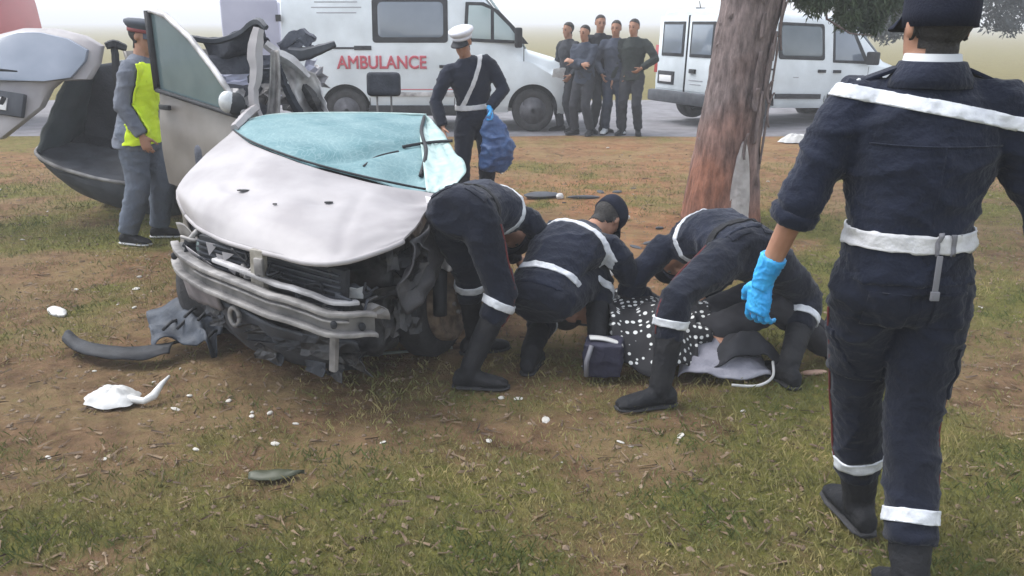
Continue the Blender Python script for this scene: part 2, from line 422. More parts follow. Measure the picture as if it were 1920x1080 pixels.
# the road beyond, with a ragged near edge
mb = MB()
rx = [-120+i*1.0 for i in range(241)]
near = [14.0+.35*noise.noise(V((x*.6, 0, 3)))+.12*noise.noise(V((x*2.3, 1, 3))) for x in rx]
vs = []; fs = []
for i, x in enumerate(rx):
    for q in (near[i]-.25, near[i], 17, 20.2+.3*noise.noise(V((x*.5, 9, 3)))): vs.append((x, q, -.010 if q < near[i] else .0))
for i in range(len(rx)-1):
    for j in range(3): a = i*4+j; fs.append((a, a+4, a+5, a+1))
mb.add(vs, fs); tag(mb.build('road', M['road']), kind='structure')

# grass blades
bl_v = []; bl_f = []
def blade(x, y, z, hh, wd):
    a = random.uniform(0, 2*math.pi); t = random.uniform(.2, 1.1)*hh; b = random.uniform(0, 2*math.pi)
    k = len(bl_v); cx, sx = math.cos(a)*wd, math.sin(a)*wd
    bl_v.append((x-cx, y-sx, z)); bl_v.append((x+cx, y+sx, z)); bl_v.append((x+math.cos(b)*t*.5, y+math.sin(b)*t*.5, z+hh*.75)); bl_v.append((x+math.cos(b)*t, y+math.sin(b)*t, z+hh))
    bl_f.append((k, k+1, k+2)); bl_f.append((k+2, k+1, k+3))
cnt = 0
while cnt < 110000:
    y = 1.6+(random.random()**1.5)*9.5; x = random.uniform(-.68*y-.6, .68*y+.6)
    g_ = grass_at(x, y)+random.uniform(-.3, .3)
    if g_ < .05: 
        if random.random() > .05: cnt += .15; continue
    hh = random.uniform(.010, .030)*(1+.9*max(0, g_)); blade(x, y, height_at(x, y), hh, random.uniform(.0012, .0026)*(1+y*.09)); cnt += 1
me = bpy.data.meshes.new('grass'); me.from_pydata(bl_v, [], bl_f)
tag(link('grass', me, M['grass']), 'short thin grass growing in patches over the earth', 'grass', kind='stuff')
# pebbles and dry litter
pv = []; pf = []
def octa(c, r, vv, ff):
    k = len(vv); q = Matrix.Rotation(random.uniform(0, 6.3), 3, 'Z')
    for d in ((1, 0, 0), (-1, 0, 0), (0, 1, 0), (0, -1, 0), (0, 0, 1), (0, 0, -1)):
        p = q @ V((d[0]*r*random.uniform(.7, 1.3), d[1]*r*random.uniform(.6, 1), d[2]*r*random.uniform(.4, .7))); vv.append((c[0]+p.x, c[1]+p.y, c[2]+p.z))
    for a, b, c_ in ((0, 2, 4), (2, 1, 4), (1, 3, 4), (3, 0, 4), (2, 0, 5), (1, 2, 5), (3, 1, 5), (0, 3, 5)): ff.append((k+a, k+b, k+c_))
for i in range(9000):
    y = 1.7+(random.random()**1.3)*11; x = random.uniform(-.68*y-.5, .68*y+.5)
    octa((x, y, height_at(x, y)+.002), random.choice((.004, .006, .008, .011, .016)) * random.uniform(.7, 1.3), pv, pf)
me = bpy.data.meshes.new('pebbles'); me.from_pydata(pv, [], pf); tag(link('pebbles', me, M['pebble']), 'small stones and crumbs of earth strewn over the ground', 'pebbles', kind='stuff')
pv = []; pf = []
for i in range(5000):
    y = 1.7+(random.random()**1.3)*11; x = random.uniform(-.68*y-.5, .68*y+.5); a = random.uniform(0, 6.3); l = random.uniform(.012, .045); wd = random.uniform(.002, .007)
    z = height_at(x, y)+.004; k = len(pv); c_, s_ = math.cos(a), math.sin(a)
    for u, v_ in ((-l, -wd), (l, -wd*.3), (l, wd*.3), (-l, wd)): pv.append((x+c_*u-s_*v_, y+s_*u+c_*v_, z+random.uniform(0, .012)))
    pf.append((k, k+1, k+2, k+3))
me = bpy.data.meshes.new('dry_litter'); me.from_pydata(pv, [], pf); tag(link('dry_litter', me, M['twig']), 'dry leaves and bark litter scattered over the ground', 'litter', kind='stuff')

# ================================================================== the tree
def trunk_mesh(path, radii, n=56, seed=0, lobes=None, ridged=1.0, rows=70):
    mb = MB(path[0]); rs = []; path = [V(p) for p in path]
    for i in range(rows+1):
        t = i/rows*(len(path)-1); k = min(int(t), len(path)-2); f = t-k; f2 = f
        c = path[k].lerp(path[k+1], f2); r = radii[k]*(1-f)+radii[k+1]*f
        ring = []
        for j in range(n):
            a = 2*math.pi*j/n; ca, sa = math.cos(a), math.sin(a)
            rr = r*(1+.05*math.sin(3*a+1+c.z*.7)+(lobes(a, c.z) if lobes else 0))
            w1 = nz3((ca*2.2, sa*2.2, c.z*.5), 1.7, seed); w2 = nz3((ca*5, sa*5, c.z*1.1), 2.1, seed+4)
            w3 = nz3((ca*11, sa*11, c.z*2.4), 2.0, seed+8)
            rr += r*ridged*(.05*w1+.055*(1-2*abs(w2))+.05*(1-2*abs(w3)))
            ring.append(c+V((ca*rr, sa*rr, 0)))
        rs.append(ring)
    mb.rings(rs); return mb
TB = V((1.83, 7.62, 0))
tree = empty('eucalyptus_tree', TB); tag(tree, 'large tree with reddish peeling bark and a pale stripped scar, behind the rescuers', 'tree')
def lob(a, z):
    q = 0
    da = math.atan2(math.sin(a+.55), math.cos(a+.55)); q += .20*math.exp(-(da/.25)**2)*max(0, 1-max(z-.0, 0)/1.1)     # buttress on the right
    da = math.atan2(math.sin(a+1.2), math.cos(a+1.2)); q -= .16*math.exp(-(da/.30)**2)*max(0, 1-abs(z-.35)/.6)          # the hollow of the scar
    for a0 in (-2.6, 2.2, .6): 
        da = math.atan2(math.sin(a-a0), math.cos(a-a0)); q += .18*math.exp(-(da/.4)**2)*max(0, 1-z/.5)
    return q
mb = trunk_mesh([TB+V(p) for p in ((0, 0, -.1), (.0, 0, .35), (.05, 0, .95), (.10, 0, 1.5), (.19, 0, 2.1), (.36, 0, 3.0), (.5, .1, 4.2), (.55, .2, 5.6), (.7, .3, 7.5))], [.30, .265, .238, .230, .245, .235, .20, .16, .07], lobes=lob, rows=150, n=90)
tr_o = mb.build('trunk', M['bark'], tree, smooth=True)
for v in (tr_o.data.vertices,): 
    vals = []
    for q in v:
        a = math.atan2(q.co.y, q.co.x-.03*q.co.z)
        k = max(0, min(1, 1.05-q.co.z/1.0+.8*nz3(q.co, 2.3, 2)+.25*math.cos(a+2.0)))
        vals.append(k*.9)
    at = tr_o.data.attributes.new('stripped', 'FLOAT', 'POINT'); at.data.foreach_set('value', vals)
# bare pale wood in the scar
mb = MB(TB)
def scar(u, v):
    z = .02+.72*v; a0 = -1.22; hw = (.46*(1-v)**.6+.03); a = a0+(u-.5)*2*hw
    r = .296-.045*v+.012*nz3((u*6, v*1.5, 0), 1.5)+.012*math.cos((u-.5)*math.pi)
    return TB+V((.04*z, 0, 0))+V((math.cos(a)*r, math.sin(a)*r, z))
mb.grid(scar, 14, 30, .05, (-.3, .6, 0)); mb.build('bare_wood', M['wood_pale'], tree, smooth=True)
# loose strips of bark
for k in range(26):
    a = random.uniform(-3.0, .1); z0 = random.uniform(.2, 1.9); ln = random.uniform(.15, .5); wd = random.uniform(.015, .04); r0 = .260+random.uniform(0, .012)
    mb = MB(TB)
    def strip(u, v):
        z = z0+ln*v; aa = a+(u-.5)*wd/.33*2*(.4+.6*math.sin(math.pi*min(max(v, .08), .92))); r = (r0-.012*z)+.03*(v-.5)**2*4*random.uniform(.9, 1.1)*(k % 3 == 0)+.012
        return TB+V((.085*z, 0, 0))+V((math.cos(aa)*r, math.sin(aa)*r, z))
    mb.grid(strip, 2, 8, .012, (-math.cos(a), -math.sin(a), 0)); so_ = mb.build('bark_strip', M['bark'], tree, smooth=True)
def leaves(centres, n, ln, wd, droop, org):
    """n leaf blades hung about the given (centre, radius) clumps"""
    v_ = []; f_ = []
    for i in range(n):
        c, r = random.choice(centres)
        d = V((random.gauss(0, 1), random.gauss(0, 1), random.gauss(0, .8))).normalized()*r*random.random()**.45
        p = V(c)+d-org
        ax = V((random.gauss(0, .6), random.gauss(0, .6), -droop+random.gauss(0, .4))).normalized()
        sd = ax.cross(V((random.gauss(0, 1), random.gauss(0, 1), random.gauss(0, 1)))).normalized(); L_ = ln*random.uniform(.6, 1.3); W = wd*random.uniform(.7, 1.3); nn = ax.cross(sd)
        k = len(v_)
        v_ += [tuple(p), tuple(p+ax*L_*.45+sd*W+nn*W*.5), tuple(p+ax*L_+nn*L_*random.uniform(-.2, .2)), tuple(p+ax*L_*.45-sd*W+nn*W*.5)]
        f_ += [(k, k+1, k+2), (k, k+2, k+3)]
    me = bpy.data.meshes.new('crown'); me.from_pydata(v_, [], f_); return me
# limbs: one droops out to the right into view
def limb(pts, radii, parent, org, name='limb'):
    mb = MB(org); mb.tube(pts, radii, 10); return mb.build(name, M['bark'], parent, smooth=True)
p0 = TB+V((.42, 0, 3.4))
limb([p0, p0+V((.8, .1, .35)), p0+V((1.6, .2, .2)), p0+V((2.2, .25, -.25))], [.10, .075, .045, .02], tree, TB)
limb([TB+V((.5, .1, 4.2)), TB+V((-.4, .2, 5.0)), TB+V((-1.6, .3, 5.6))], [.12, .08, .03], tree, TB)
limb([TB+V((.52, .15, 4.8)), TB+V((1.4, .4, 5.7)), TB+V((2.4, .7, 6.3))], [.11, .07, .03], tree, TB)
limb([TB+V((.55, .2, 5.5)), TB+V((.4, -.8, 6.2)), TB+V((.3, -1.6, 6.8))], [.10, .06, .03], tree, TB)
twigs = []
cl = []
for (x, y, z, r) in ((3.02, 8.0, 1.98, .14), (3.18, 8.1, 2.02, .20), (3.35, 8.2, 1.95, .17), (3.50, 8.1, 1.90, .16), (3.52, 8.15, 1.75, .11), (3.60, 8.15, 2.0, .17), (2.90, 8.0, 2.15, .16), (3.1, 8.05, 2.25, .22), (3.35, 8.15, 2.25, .25), (3.62, 8.2, 2.25, .22), (2.75, 8.0, 2.4, .18), (2.80, 7.95, 2.05, .15), (2.95, 8.0, 1.95, .16), (3.3, 8.1, 1.80, .13), (3.75, 8.2, 1.95, .2), (3.9, 8.3, 2.1, .22), (3.0, 8.0, 2.6, .3), (3.5, 8.1, 2.7, .35), (3.8, 8.3, 2.9, .4)):
    x -= .34; z -= .05; cl.append((V((x, y, z)), r))
    top = p0+V((min(max(x-p0.x, .3), 2.2), .15, .25))
    mid_ = V((x, y, z)).lerp(top, .5)+V((.1, 0, .1))
    tw = MB(TB); tw.tube([top, mid_, V((x, y, z+.1)), V((x+.02, y, z-r*.6))], [.014, .010, .006, .003], 6); tw.build('twig', M['bark'], tree, smooth=True)
me = leaves(cl, 13000, .068, .009, .8, TB); link('crown', me, M['leaf'], tree)
tw = MB(TB); tw.tube([p0+V((.2, .1, -.2)), V((2.6, 7.95, 2.2)), V((2.72, 7.95, 1.72)), V((2.95, 8.0, 1.60)), V((3.15, 8.0, 1.58))], [.02, .016, .011, .007, .003], 6); tw.build('twig', M['bark'], tree, smooth=True)
upper = [(TB+V((random.uniform(-2.2, 2.8), random.uniform(-1.6, 1.6), random.uniform(4.6, 7.8))), random.uniform(.4, .75)) for i in range(34)]
me = leaves(upper, 5000, .16, .022, .7, TB); link('crown', me, M['leaf'], tree)

# the far grey-green tree at the right
FB = V((10.1, 21.5, 0))
ft = empty('far_tree', FB); tag(ft, 'hazy grey green tree beyond the road, behind the walking rescuer', 'tree')
trunk_mesh([FB+V(p) for p in ((0, 0, -.1), (.05, 0, 1.2), (-.05, 0, 2.4), (.1, 0, 4.0), (.2, 0, 5.5))], [.26, .2, .17, .12, .04], seed=5, rows=30, n=20).build('trunk', M['bark'], ft, smooth=True)
cl = []
for i in range(60):
    a = random.uniform(0, 6.28); r = random.uniform(.2, 1.9); z = random.uniform(1.9, 5.6); 
    if z < 2.6: r *= .9
    cl.append((FB+V((math.cos(a)*r-.2, math.sin(a)*r, z)), random.uniform(.25, .5)))
for x, z, r in ((-1.75, 1.7, .35), (-1.5, 1.5, .3), (-1.6, 1.85, .32), (-1.2, 1.6, .32), (-.8, 1.6, .32), (-1.35, 2.0, .35), (-1.0, 1.95, .4), (1.0, 1.8, .38), (1.35, 1.65, .3), (-1.75, 2.2, .35), (1.5, 2.05, .33), (1.2, 2.2, .4)): cl.append((FB+V((x, -.4, z)), r))
for c, r in cl[::3]:
    limb([FB+V((0, 0, min(c.z-.4-FB.z, 3.5))), (FB+V((0, 0, c.z))).lerp(c, .5), c], [.06, .04, .015], ft, FB)
me = leaves(cl, 30000, .12, .026, .4, FB); link('crown', me, M['leaf_grey'], ft)

# ------------------------------------------------------------------ people
def ik(a, c, l1, l2, pole):
    a, c, pole = V(a), V(c), V(pole)
    d = c-a; L = d.length
    if L > (l1+l2)*.995: c = a+d*((l1+l2)*.995/L); d = c-a; L = d.length
    u = d/L; x = (l1*l1-l2*l2+L*L)/(2*L); h = math.sqrt(max(l1*l1-x*x, 0))
    p = pole-u*pole.dot(u)
    p = p.normalized() if p.length > 1e-6 else V((0, 0, 1))
    return a+u*x+p*h, c
def hand_shape(mb, W, d, n, side, s=1, curl=.35, fat=0.0, spread=.09):
    """palm, four unequal bent fingers and a thumb. W wrist, d direction, n palm normal, side = thumb side sign"""
    d = V(d).normalized(); n = V(n); n = (n-d*n.dot(d)).normalized(); l = d.cross(n)*side
    rows = []
    for t, w_, h in ((-.02, .026, .021), (.015, .033, .018), (.05, .042, .016), (.085, .042, .014), (.098, .038, .011)):
        rows.append((V(W)+d*t*s, (w_+fat)*s, (h+fat)*s, l, n))
    mb.loft(rows, 12)
    for k, (q, ln, r) in enumerate(((.033, .072, .0084), (.0115, .080, .0088), (-.011, .074, .0084), (-.033, .058, .0074))):
        p = V(W)+d*.085*s+l*q*s; ang = curl*(.6+.12*k); dirn = (d+l*(q*spread*30)).normalized()
        path = [p]; rad = [(r+fat)*s]
        for j, fr in enumerate((.45, .32, .25)):
            dd = dirn*math.cos(ang)+n*math.sin(ang)
            p = p+dd*ln*fr*s; path.append(p); rad.append((r*(1-.08*(j+1))+fat)*s); ang += curl*(1.1+.15*k)
        path.append(p+dd*.005*s); rad.append(.004*s)
        mb.tube(path, rad, 8)
    p = V(W)+d*.02*s+l*.028*s
    t1 = (d*.65+l*.75+n*.25).normalized(); t2 = (d*.85+l*.4+n*(.3+curl*.4)).normalized()
    mb.tube([p, p+t1*.04*s, p+t1*.04*s+t2*.032*s, p+t1*.04*s+t2*.056*s, p+t1*.04*s+t2*.061*s], [(.014+fat)*s, (.0115+fat)*s, (.0105+fat)*s, (.0085+fat)*s, .004*s], 8)
def boot_shape(mb, ankle, toe, up, s=1, shaft=.0):
    """a boot: sole, foot with rounded toe and an optional shaft up the shin"""
    toe = V(toe).normalized(); up = V(up); up = (up-toe*up.dot(toe)).normalized(); lat = toe.cross(up)
    b = V(ankle)-up*.09*s
    rows = []
    for t, w_, lo, hi in ((-.082, .026, .012, .055), (-.070, .036, 0, .082), (-.03, .041, 0, .105), (.03, .042, 0, .098), (.08, .046, 0, .076), (.13, .050, 0, .062), (.175, .046, .002, .052), (.205, .030, .006, .036)):
        rows.append((b+toe*t*s+up*(lo+hi)/2*s, w_*s, (hi-lo)/2*s, lat, up))
    mb.loft(rows, 14)
    if shaft:
        pass
def person(name, label, base, pose, outfit, h=1.75, group=None, vox=.009, gvox=.012):
    s = h/1.75; base = V(base); Z = V((0, 0, 1))
    B = lambda: MB(base)
    P = V(pose['P']); T = V(pose.get('T', (0, 0, 1))).normalized()
    L = V(pose['L']); L = (L-T*L.dot(T)).normalized(); F = L.cross(T)
    T2 = V(pose.get('T2', T)).normalized()                       # direction of the upper back
    Lc = V(pose.get('Lc', L)); Lc = (Lc-T2*Lc.dot(T2)).normalized(); Fc = Lc.cross(T2)
    mid = P+T*.24*s; N = mid+T2*.29*s                            # waist to chest, base of neck
    def spine(t):                                                # t in metres along the back
        if t < .18: return P+T*t*s, L, F
        if t > .32: return mid+T2*(t-.24)*s, Lc, Fc
        k = (t-.18)/.14; a = P+T*t*s; b = mid+T2*(t-.24)*s
        return a.lerp(b, k), L.lerp(Lc, k).normalized(), F.lerp(Fc, k).normalized()
    Hd = V(pose.get('Hd', T2)).normalized(); Hf = V(pose.get('Hf', Fc)); Hf = (Hf-Hd*Hf.dot(Hd)).normalized(); Hl = Hd.cross(Hf)
    Hc = N+T2*.030*s+Hd*pose.get('neck', .137)*s                                   # centre of the head
    arms = {}; legs = {}
    for sd, sg in (('L', 1), ('R', -1)):
        sh = N-T2*.065*s+Lc*sg*.185*s
        wt, pole = pose['hand'+sd][:2]
        el, wr = ik(sh, wt, .295*s, .255*s, pole)
        arms[sd] = (sh, el, wr)
        hp = P-T*.03*s+L*sg*.092*s
        ft, toe, pole = pose['foot'+sd][:3]
        up = V(pose['foot'+sd][3]) if len(pose['foot'+sd]) > 3 else Z
        toe = V(toe).normalized(); up = (up-toe*up.dot(toe)).normalized()
        an = V(ft)+up*.09*s
        kn, an = ik(hp, an, .43*s, .415*s, pole)
        legs[sd] = (hp, kn, an, toe, up)
    # ---- the body: one continuous surface, head, trunk, limbs, hands
    mb = B()
    for t in (0,): pass
    rows = []
    for t, a, b in ((-.10, .10, .08), (-.02, .145, .10), (.10, .135, .095), (.24, .145, .10), (.36, .165, .11), (.45, .165, .095), (.51, .09, .065)):
        c, l, f = spine(t); rows.append((c, a*s, b*s, l, f))
    mb.loft(rows, 16)
    mb.loft([(N-T2*.05*s, .064*s, .066*s, Lc, Fc), (N+T2*.03*s, .056*s, .06*s, Lc, Fc), (Hc-Hd*.06*s, .054*s, .062*s, Hl, Hf), (Hc, .05*s, .06*s, Hl, Hf)], 14)
    # head: skull, face, jaw, nose, brow, ears
    ax = (Hl, Hf, Hd)
    mb.ball(Hc+Hd*.035*s-Hf*.012*s, (.076*s, .094*s, .088*s), 18, 12, ax)
    mb.loft([(Hc-Hd*.118*s+Hf*.058*s, .020*s, .018*s, Hl, Hf), (Hc-Hd*.105*s+Hf*.045*s, .038*s, .038*s, Hl, Hf), (Hc-Hd*.07*s+Hf*.03*s, .057*s, .058*s, Hl, Hf), (Hc-Hd*.02*s+Hf*.022*s, .066*s, .066*s, Hl, Hf), (Hc+Hd*.04*s+Hf*.01*s, .068*s, .074*s, Hl, Hf)], 16)
    mb.loft([(Hc-Hd*.045*s+Hf*.098*s, .016*s, .016*s, Hl, Hf), (Hc-Hd*.035*s+Hf*.100*s, .014*s, .016*s, Hl, Hf), (Hc+Hd*.015*s+Hf*.084*s, .008*s, .012*s, Hl, Hf)], 8)
    mb.loft([(Hc+Hd*.020*s+Hf*.072*s, .050*s, .016*s, Hl, Hf), (Hc+Hd*.034*s+Hf*.070*s, .050*s, .016*s, Hl, Hf)], 10)
    mb.loft([(Hc-Hd*.076*s+Hf*.078*s, .022*s, .014*s, Hl, Hf), (Hc-Hd*.064*s+Hf*.078*s, .022*s, .014*s, Hl, Hf)], 8)
    for sg in (1, -1): mb.ball(Hc+Hl*sg*.077*s-Hd*.005*s-Hf*.008*s, (.010*s, .019*s, .031*s), 8, 6, ax)
    for sd, sg in (('L', 1), ('R', -1)):
        sh, el, wr = arms[sd]
        mb.tube([sh-Lc*sg*.05*s, sh, sh.lerp(el, .4), el, el.lerp(wr, .3), wr], [.035*s, .042*s, .036*s, .026*s, .033*s, .027*s], 10)
        hd = V(pose['hand'+sd][2]) if len(pose['hand'+sd]) > 2 else (wr-el).normalized()
        pn = V(pose['hand'+sd][3]) if len(pose['hand'+sd]) > 3 else -Lc*sg
        cu = pose['hand'+sd][4] if len(pose['hand'+sd]) > 4 else .35
        arms[sd] += (hd, pn, cu)
        hd = hd.normalized(); pnn = (pn-hd*pn.dot(hd)).normalized()
        ts = 1 if hd.cross(pnn).dot(pose.get('thumb'+sd, Fc)) >= 0 else -1
        arms[sd] += (ts,)
        hand_shape(mb, wr+hd*.015*s, hd, pn, ts, s, cu)
        hp, kn, an, toe, up = legs[sd]
        mb.tube([hp+T*.04*s, hp.lerp(kn, .3), kn, kn.lerp(an, .3), an.lerp(kn, .1), an-up*.03*s], [.07*s, .07*s, .05*s, .052*s, .035*s, .035*s], 10)
        mb.loft([(an-toe*.05*s-up*.04*s, .025*s, .03*s, toe.cross(up), up), (an+toe*.05*s-up*.045*s, .03*s, .03*s, toe.cross(up), up), (an+toe*.15*s-up*.065*s, .03*s, .015*s, toe.cross(up), up)], 8)
    body = mb.build(name, outfit.get('skin', M['skin']), None, base, remesh=vox, sm=2)
    tag(body, label, 'person', group)
    o = dict(body=body)
    def rel(p): return V(p)-base
    # ---- trousers
    mb = B(); tt = outfit.get('trouser_fit', 1.0)
    rows = []
    for t, a, b in ((.16, .150, .118), (.08, .168, .128), (0, .180, .138), (-.07, .178, .135), (-.12, .13, .10)):
        rows.append((P+T*t*s, a*s, b*s, L, F))
    mb.loft(rows, 18)
    for sd, sg in (('L', 1), ('R', -1)):
        hp, kn, an, toe, up = legs[sd]
        e = outfit.get('trouser_end', .0)                        # how far above the ankle the trouser leg ends
        dn = (kn-an).normalized()
        end = an+dn*e*s
        mb.tube([hp+T*.05*s, hp-T*.0, hp.lerp(kn, .22), hp.lerp(kn, .55), hp.lerp(kn, .88), kn, kn.lerp(end, .2), kn.lerp(end, .5), kn.lerp(end, .85), end],
                [x*s*tt for x in (.085, .104, .102, .091, .080, .078, .080, .077, .071, .069)], 14)
    tr = mb.build('trousers', outfit.get('trouser', M['navy_trouser']), body, remesh=gvox, sm=4, fold=outfit.get('fold', .010)*s, fscale=7)
    o['trousers'] = tr
    # ---- jacket with sleeves
    mb = B(); hem = outfit.get('hem', -.07)
    rows = []
    for t, a, b in ((hem, .188+outfit.get('flare', 0), .146+outfit.get('flare', 0)), (hem*.4, .183+outfit.get('flare', 0)*.7, .143+outfit.get('flare', 0)*.7), (.06, .170, .134), (.13, .163, .130), (.22, .174, .136), (.33, .195, .144), (.42, .200, .130), (.475, .170, .105), (.512, .122, .088), (.555, .070, .070)):
        c, l, f = spine(t); rows.append((c, a*s, b*s, l, f))
    mb.loft(rows, 20)
    for sd, sg in (('L', 1), ('R', -1)):
        sh, el, wr = arms[sd][:3]
        r = outfit.get('sleeve'+sd, 1.0)                         # 1 = to the wrist
        end = el.lerp(wr, r)
        mb.tube([sh-Lc*sg*.075*s+T2*.012*s, sh-Lc*sg*.015*s+T2*.004*s, sh.lerp(el, .18), sh.lerp(el, .5), sh.lerp(el, .85), el, el.lerp(end, .35), el.lerp(end, .8), end],
                [x*s for x in (.055, .074, .074, .067, .061, .060, .059, .053+.012*(r < .9), .050+.014*(r < .9))], 14)
    jk = mb.build('jacket', outfit.get('jacket', M['navy']), body, remesh=gvox, sm=4, fold=outfit.get('fold', .010)*s, fscale=8)
    o['jacket'] = jk
    # ---- boots or shoes
    for sd in 'LR':
        hp, kn, an, toe, up = legs[sd]
        mb = B(); boot_shape(mb, an, toe, up, s)
        sh = outfit.get('boot', .0)
        dn = (kn-an).normalized()
        if sh: mb.tube([an-up*.035*s, an+dn*.02*s, an+dn*sh*.5*s, an+dn*sh*s], [.050*s, .052*s, .058*s, .064*s], 14)
        else: mb.tube([an-up*.03*s, an+dn*.02*s], [.046*s, .044*s], 12)
        bt = mb.build('boot' if sh else 'shoe', outfit.get('shoe_mat', M['boot']), body, remesh=min(gvox, .009), sm=2, fold=.004*s if sh else 0, fscale=14)
        sl = B(); toev = toe; lat = toe.cross(up); b0 = an-up*.092*s
        sl.loft([(b0-toe*.085*s+up*.006*s, .028*s, .008*s, lat, up), (b0-toe*.05*s+up*.004*s, .044*s, .011*s, lat, up), (b0+toe*.05*s+up*.004*s, .046*s, .011*s, lat, up), (b0+toe*.13*s+up*.004*s, .053*s, .011*s, lat, up), (b0+toe*.19*s+up*.007*s, .043*s, .010*s, lat, up), (b0+toe*.212*s+up*.01*s, .022*s, .008*s, lat, up)], 12)
        sl.build('sole', outfit.get('sole_mat', M['rubber']), bt, smooth=True)
        o['boot'+sd] = bt
    # ---- gloves
    for sd in outfit.get('gloves', ''):
        sh, el, wr, hd, pn, cu, ts = arms[sd]
        mb = B(); hand_shape(mb, wr+hd*.015*s, hd, pn, ts, s, cu, fat=.0016)
        fd = (wr-el).normalized()
        mb.tube([wr-fd*.075*s, wr-fd*.07*s, wr-fd*.03*s, wr, wr+hd*.03*s], [.036*s, .0385*s, .035*s, .032*s, .030*s], 14)
        o['glove'+sd] = mb.build('glove', outfit.get('glove_mat', M['glove']), body, remesh=.0036 if vox < .008 else .006, sm=1, fold=.0035, fscale=26)
    # ---- hair, eyes, brows
    hm = outfit.get('hair', True)
    if hm:
        c0 = rel(Hc)
        def is_hair(p):
            q = p-c0; f = q.dot(Hf); u = q.dot(Hd); x = abs(q.dot(Hl))
            return u > (-.055*s if f > -.035*s else -.092*s) and u < .15*s and x < .078*s+.03*(0) and f < (-.012*s + max(0, (u-.045*s))*1.9) and abs(f) < .13*s and x < .0785*s
        shell(body.data, 'hair', M['hair'], body, [], .005*s, .007*s, is_hair)
    e = B()
    for sg in (1, -1): e.ball(Hc+Hl*sg*.031*s+Hd*.004*s+Hf*.080*s, (.012*s, .008*s, .006*s), 8, 6, ax)
    e.build('eyes', M['eye'], body, smooth=True)
    e = B()
    for sg in (1, -1): e.box(Hc+Hl*sg*.032*s+Hd*.026*s+Hf*.086*s, (.034*s, .006*s, .007*s), Matrix((Hl, Hf, Hd)).transposed())
    e.build('eyebrows', M['hair'], body)
    # ---- headgear
    cap = outfit.get('cap')
    if cap:
        mb = B(); cm = outfit.get('cap_mat', M['cap'])
        if cap == 'soft':                                        # peaked work cap
            rr = ((.018, .085, .103), (.045, .087, .106), (.085, .086, .104), (.112, .076, .093), (.130, .045, .055), (.136, .010, .012))
            mb.loft([(Hc+Hd*(u+outfit.get('cap_drop', 0)*max(0, .07-u)/.05)*s-Hf*.012*s, a*s, b*s, Hl, Hf) for u, a, b in rr], 22)
        else:                                                    # stiff flat-topped service cap
            rr = ((.030, .085, .103), (.062, .088, .106), (.070, .098, .118), (.095, .114, .135), (.112, .112, .133), (.126, .085, .10), (.134, .02, .02))
            mb.loft([(Hc+Hd*u*s-Hf*.010*s+Hf*.10*max(0, u-.06)*s*0, a*s, b*s, Hl, Hf) for u, a, b in rr], 24)
        co = mb.build('cap', cm, body, smooth=True)
        o['cap'] = co
        pk = B()
        def brim(u, v):
            a = (u-.5)*2.0; r = 1+v*.62*math.cos(a*1.2)
            return Hc+Hd*(.032-.035*v)*s-Hf*.012*s+Hl*math.sin(a)*.084*r*s+Hf*math.cos(a)*.101*r*s
        pk.grid(brim, 14, 4, .006*s, -Hd)
        pk.build('peak', outfit.get('peak_mat', cm), co, smooth=True)
        if cap != 'soft':
            bn = B(); bn.loft([(Hc+Hd*u*s-Hf*.010*s, a*s, b*s, Hl, Hf) for u, a, b in ((.031, .0875, .1055), (.058, .0905, .1085))], 24)
            bn.build('cap_band', outfit.get('band_mat', M['cap']), co, smooth=True)
    o.update(P=P, T=T, T2=T2, L=L, Lc=Lc, F=F, Fc=Fc, N=N, Hc=Hc, Hd=Hd, Hf=Hf, Hl=Hl, arms=arms, legs=legs, s=s, base=base, spine=spine, rel=rel)
    return o
def leg_band(o, sd, t0=.16, w=.035, m=None, name='reflective_band'):
    """a reflective ring round the shin, t0 metres above the ankle"""
    hp, kn, an, toe, up = o['legs'][sd]; dn = (kn-an).normalized(); a = o['rel'](an+dn*t0); b = o['rel'](an+dn*(t0+w))
    mid = (a+b)/2
    shell(o['trousers'].data, name, m or M['reflect'], o['trousers'], [(a, dn), (b, -dn)], .007, .004, lambda p: (p-mid).length < .13)
def chest_stripe(o, t0, w, keep=None, m=None, off=.006, name='reflective_stripe', tilt=None):
    c, l, f = o['spine'](t0); T2 = o['T2'] if t0 > .25 else o['T']
    n = T2 if tilt is None else (T2+V(tilt)).normalized()
    a = o['rel'](c); b = a+n*w
    return shell(o['jacket'].data, name, m or M['reflect'], o['jacket'], [(a, n), (b, -n)], off, .004, keep)
def arm_stripe(o, sd, k, w=.03, m=None, fore=False):
    sh, el, wr = o['arms'][sd][:3]
    p, q = (el, wr) if fore else (sh, el)
    d = (q-p).normalized(); a = o['rel'](p.lerp(q, k)); b = a+d*w; mid = (a+b)/2
    shell(o['jacket'].data, 'reflective_band', m or M['reflect'], o['jacket'], [(a, d), (b, -d)], .006, .004, lambda x: (x-mid).length < .10)
from mathutils.bvhtree import BVHTree
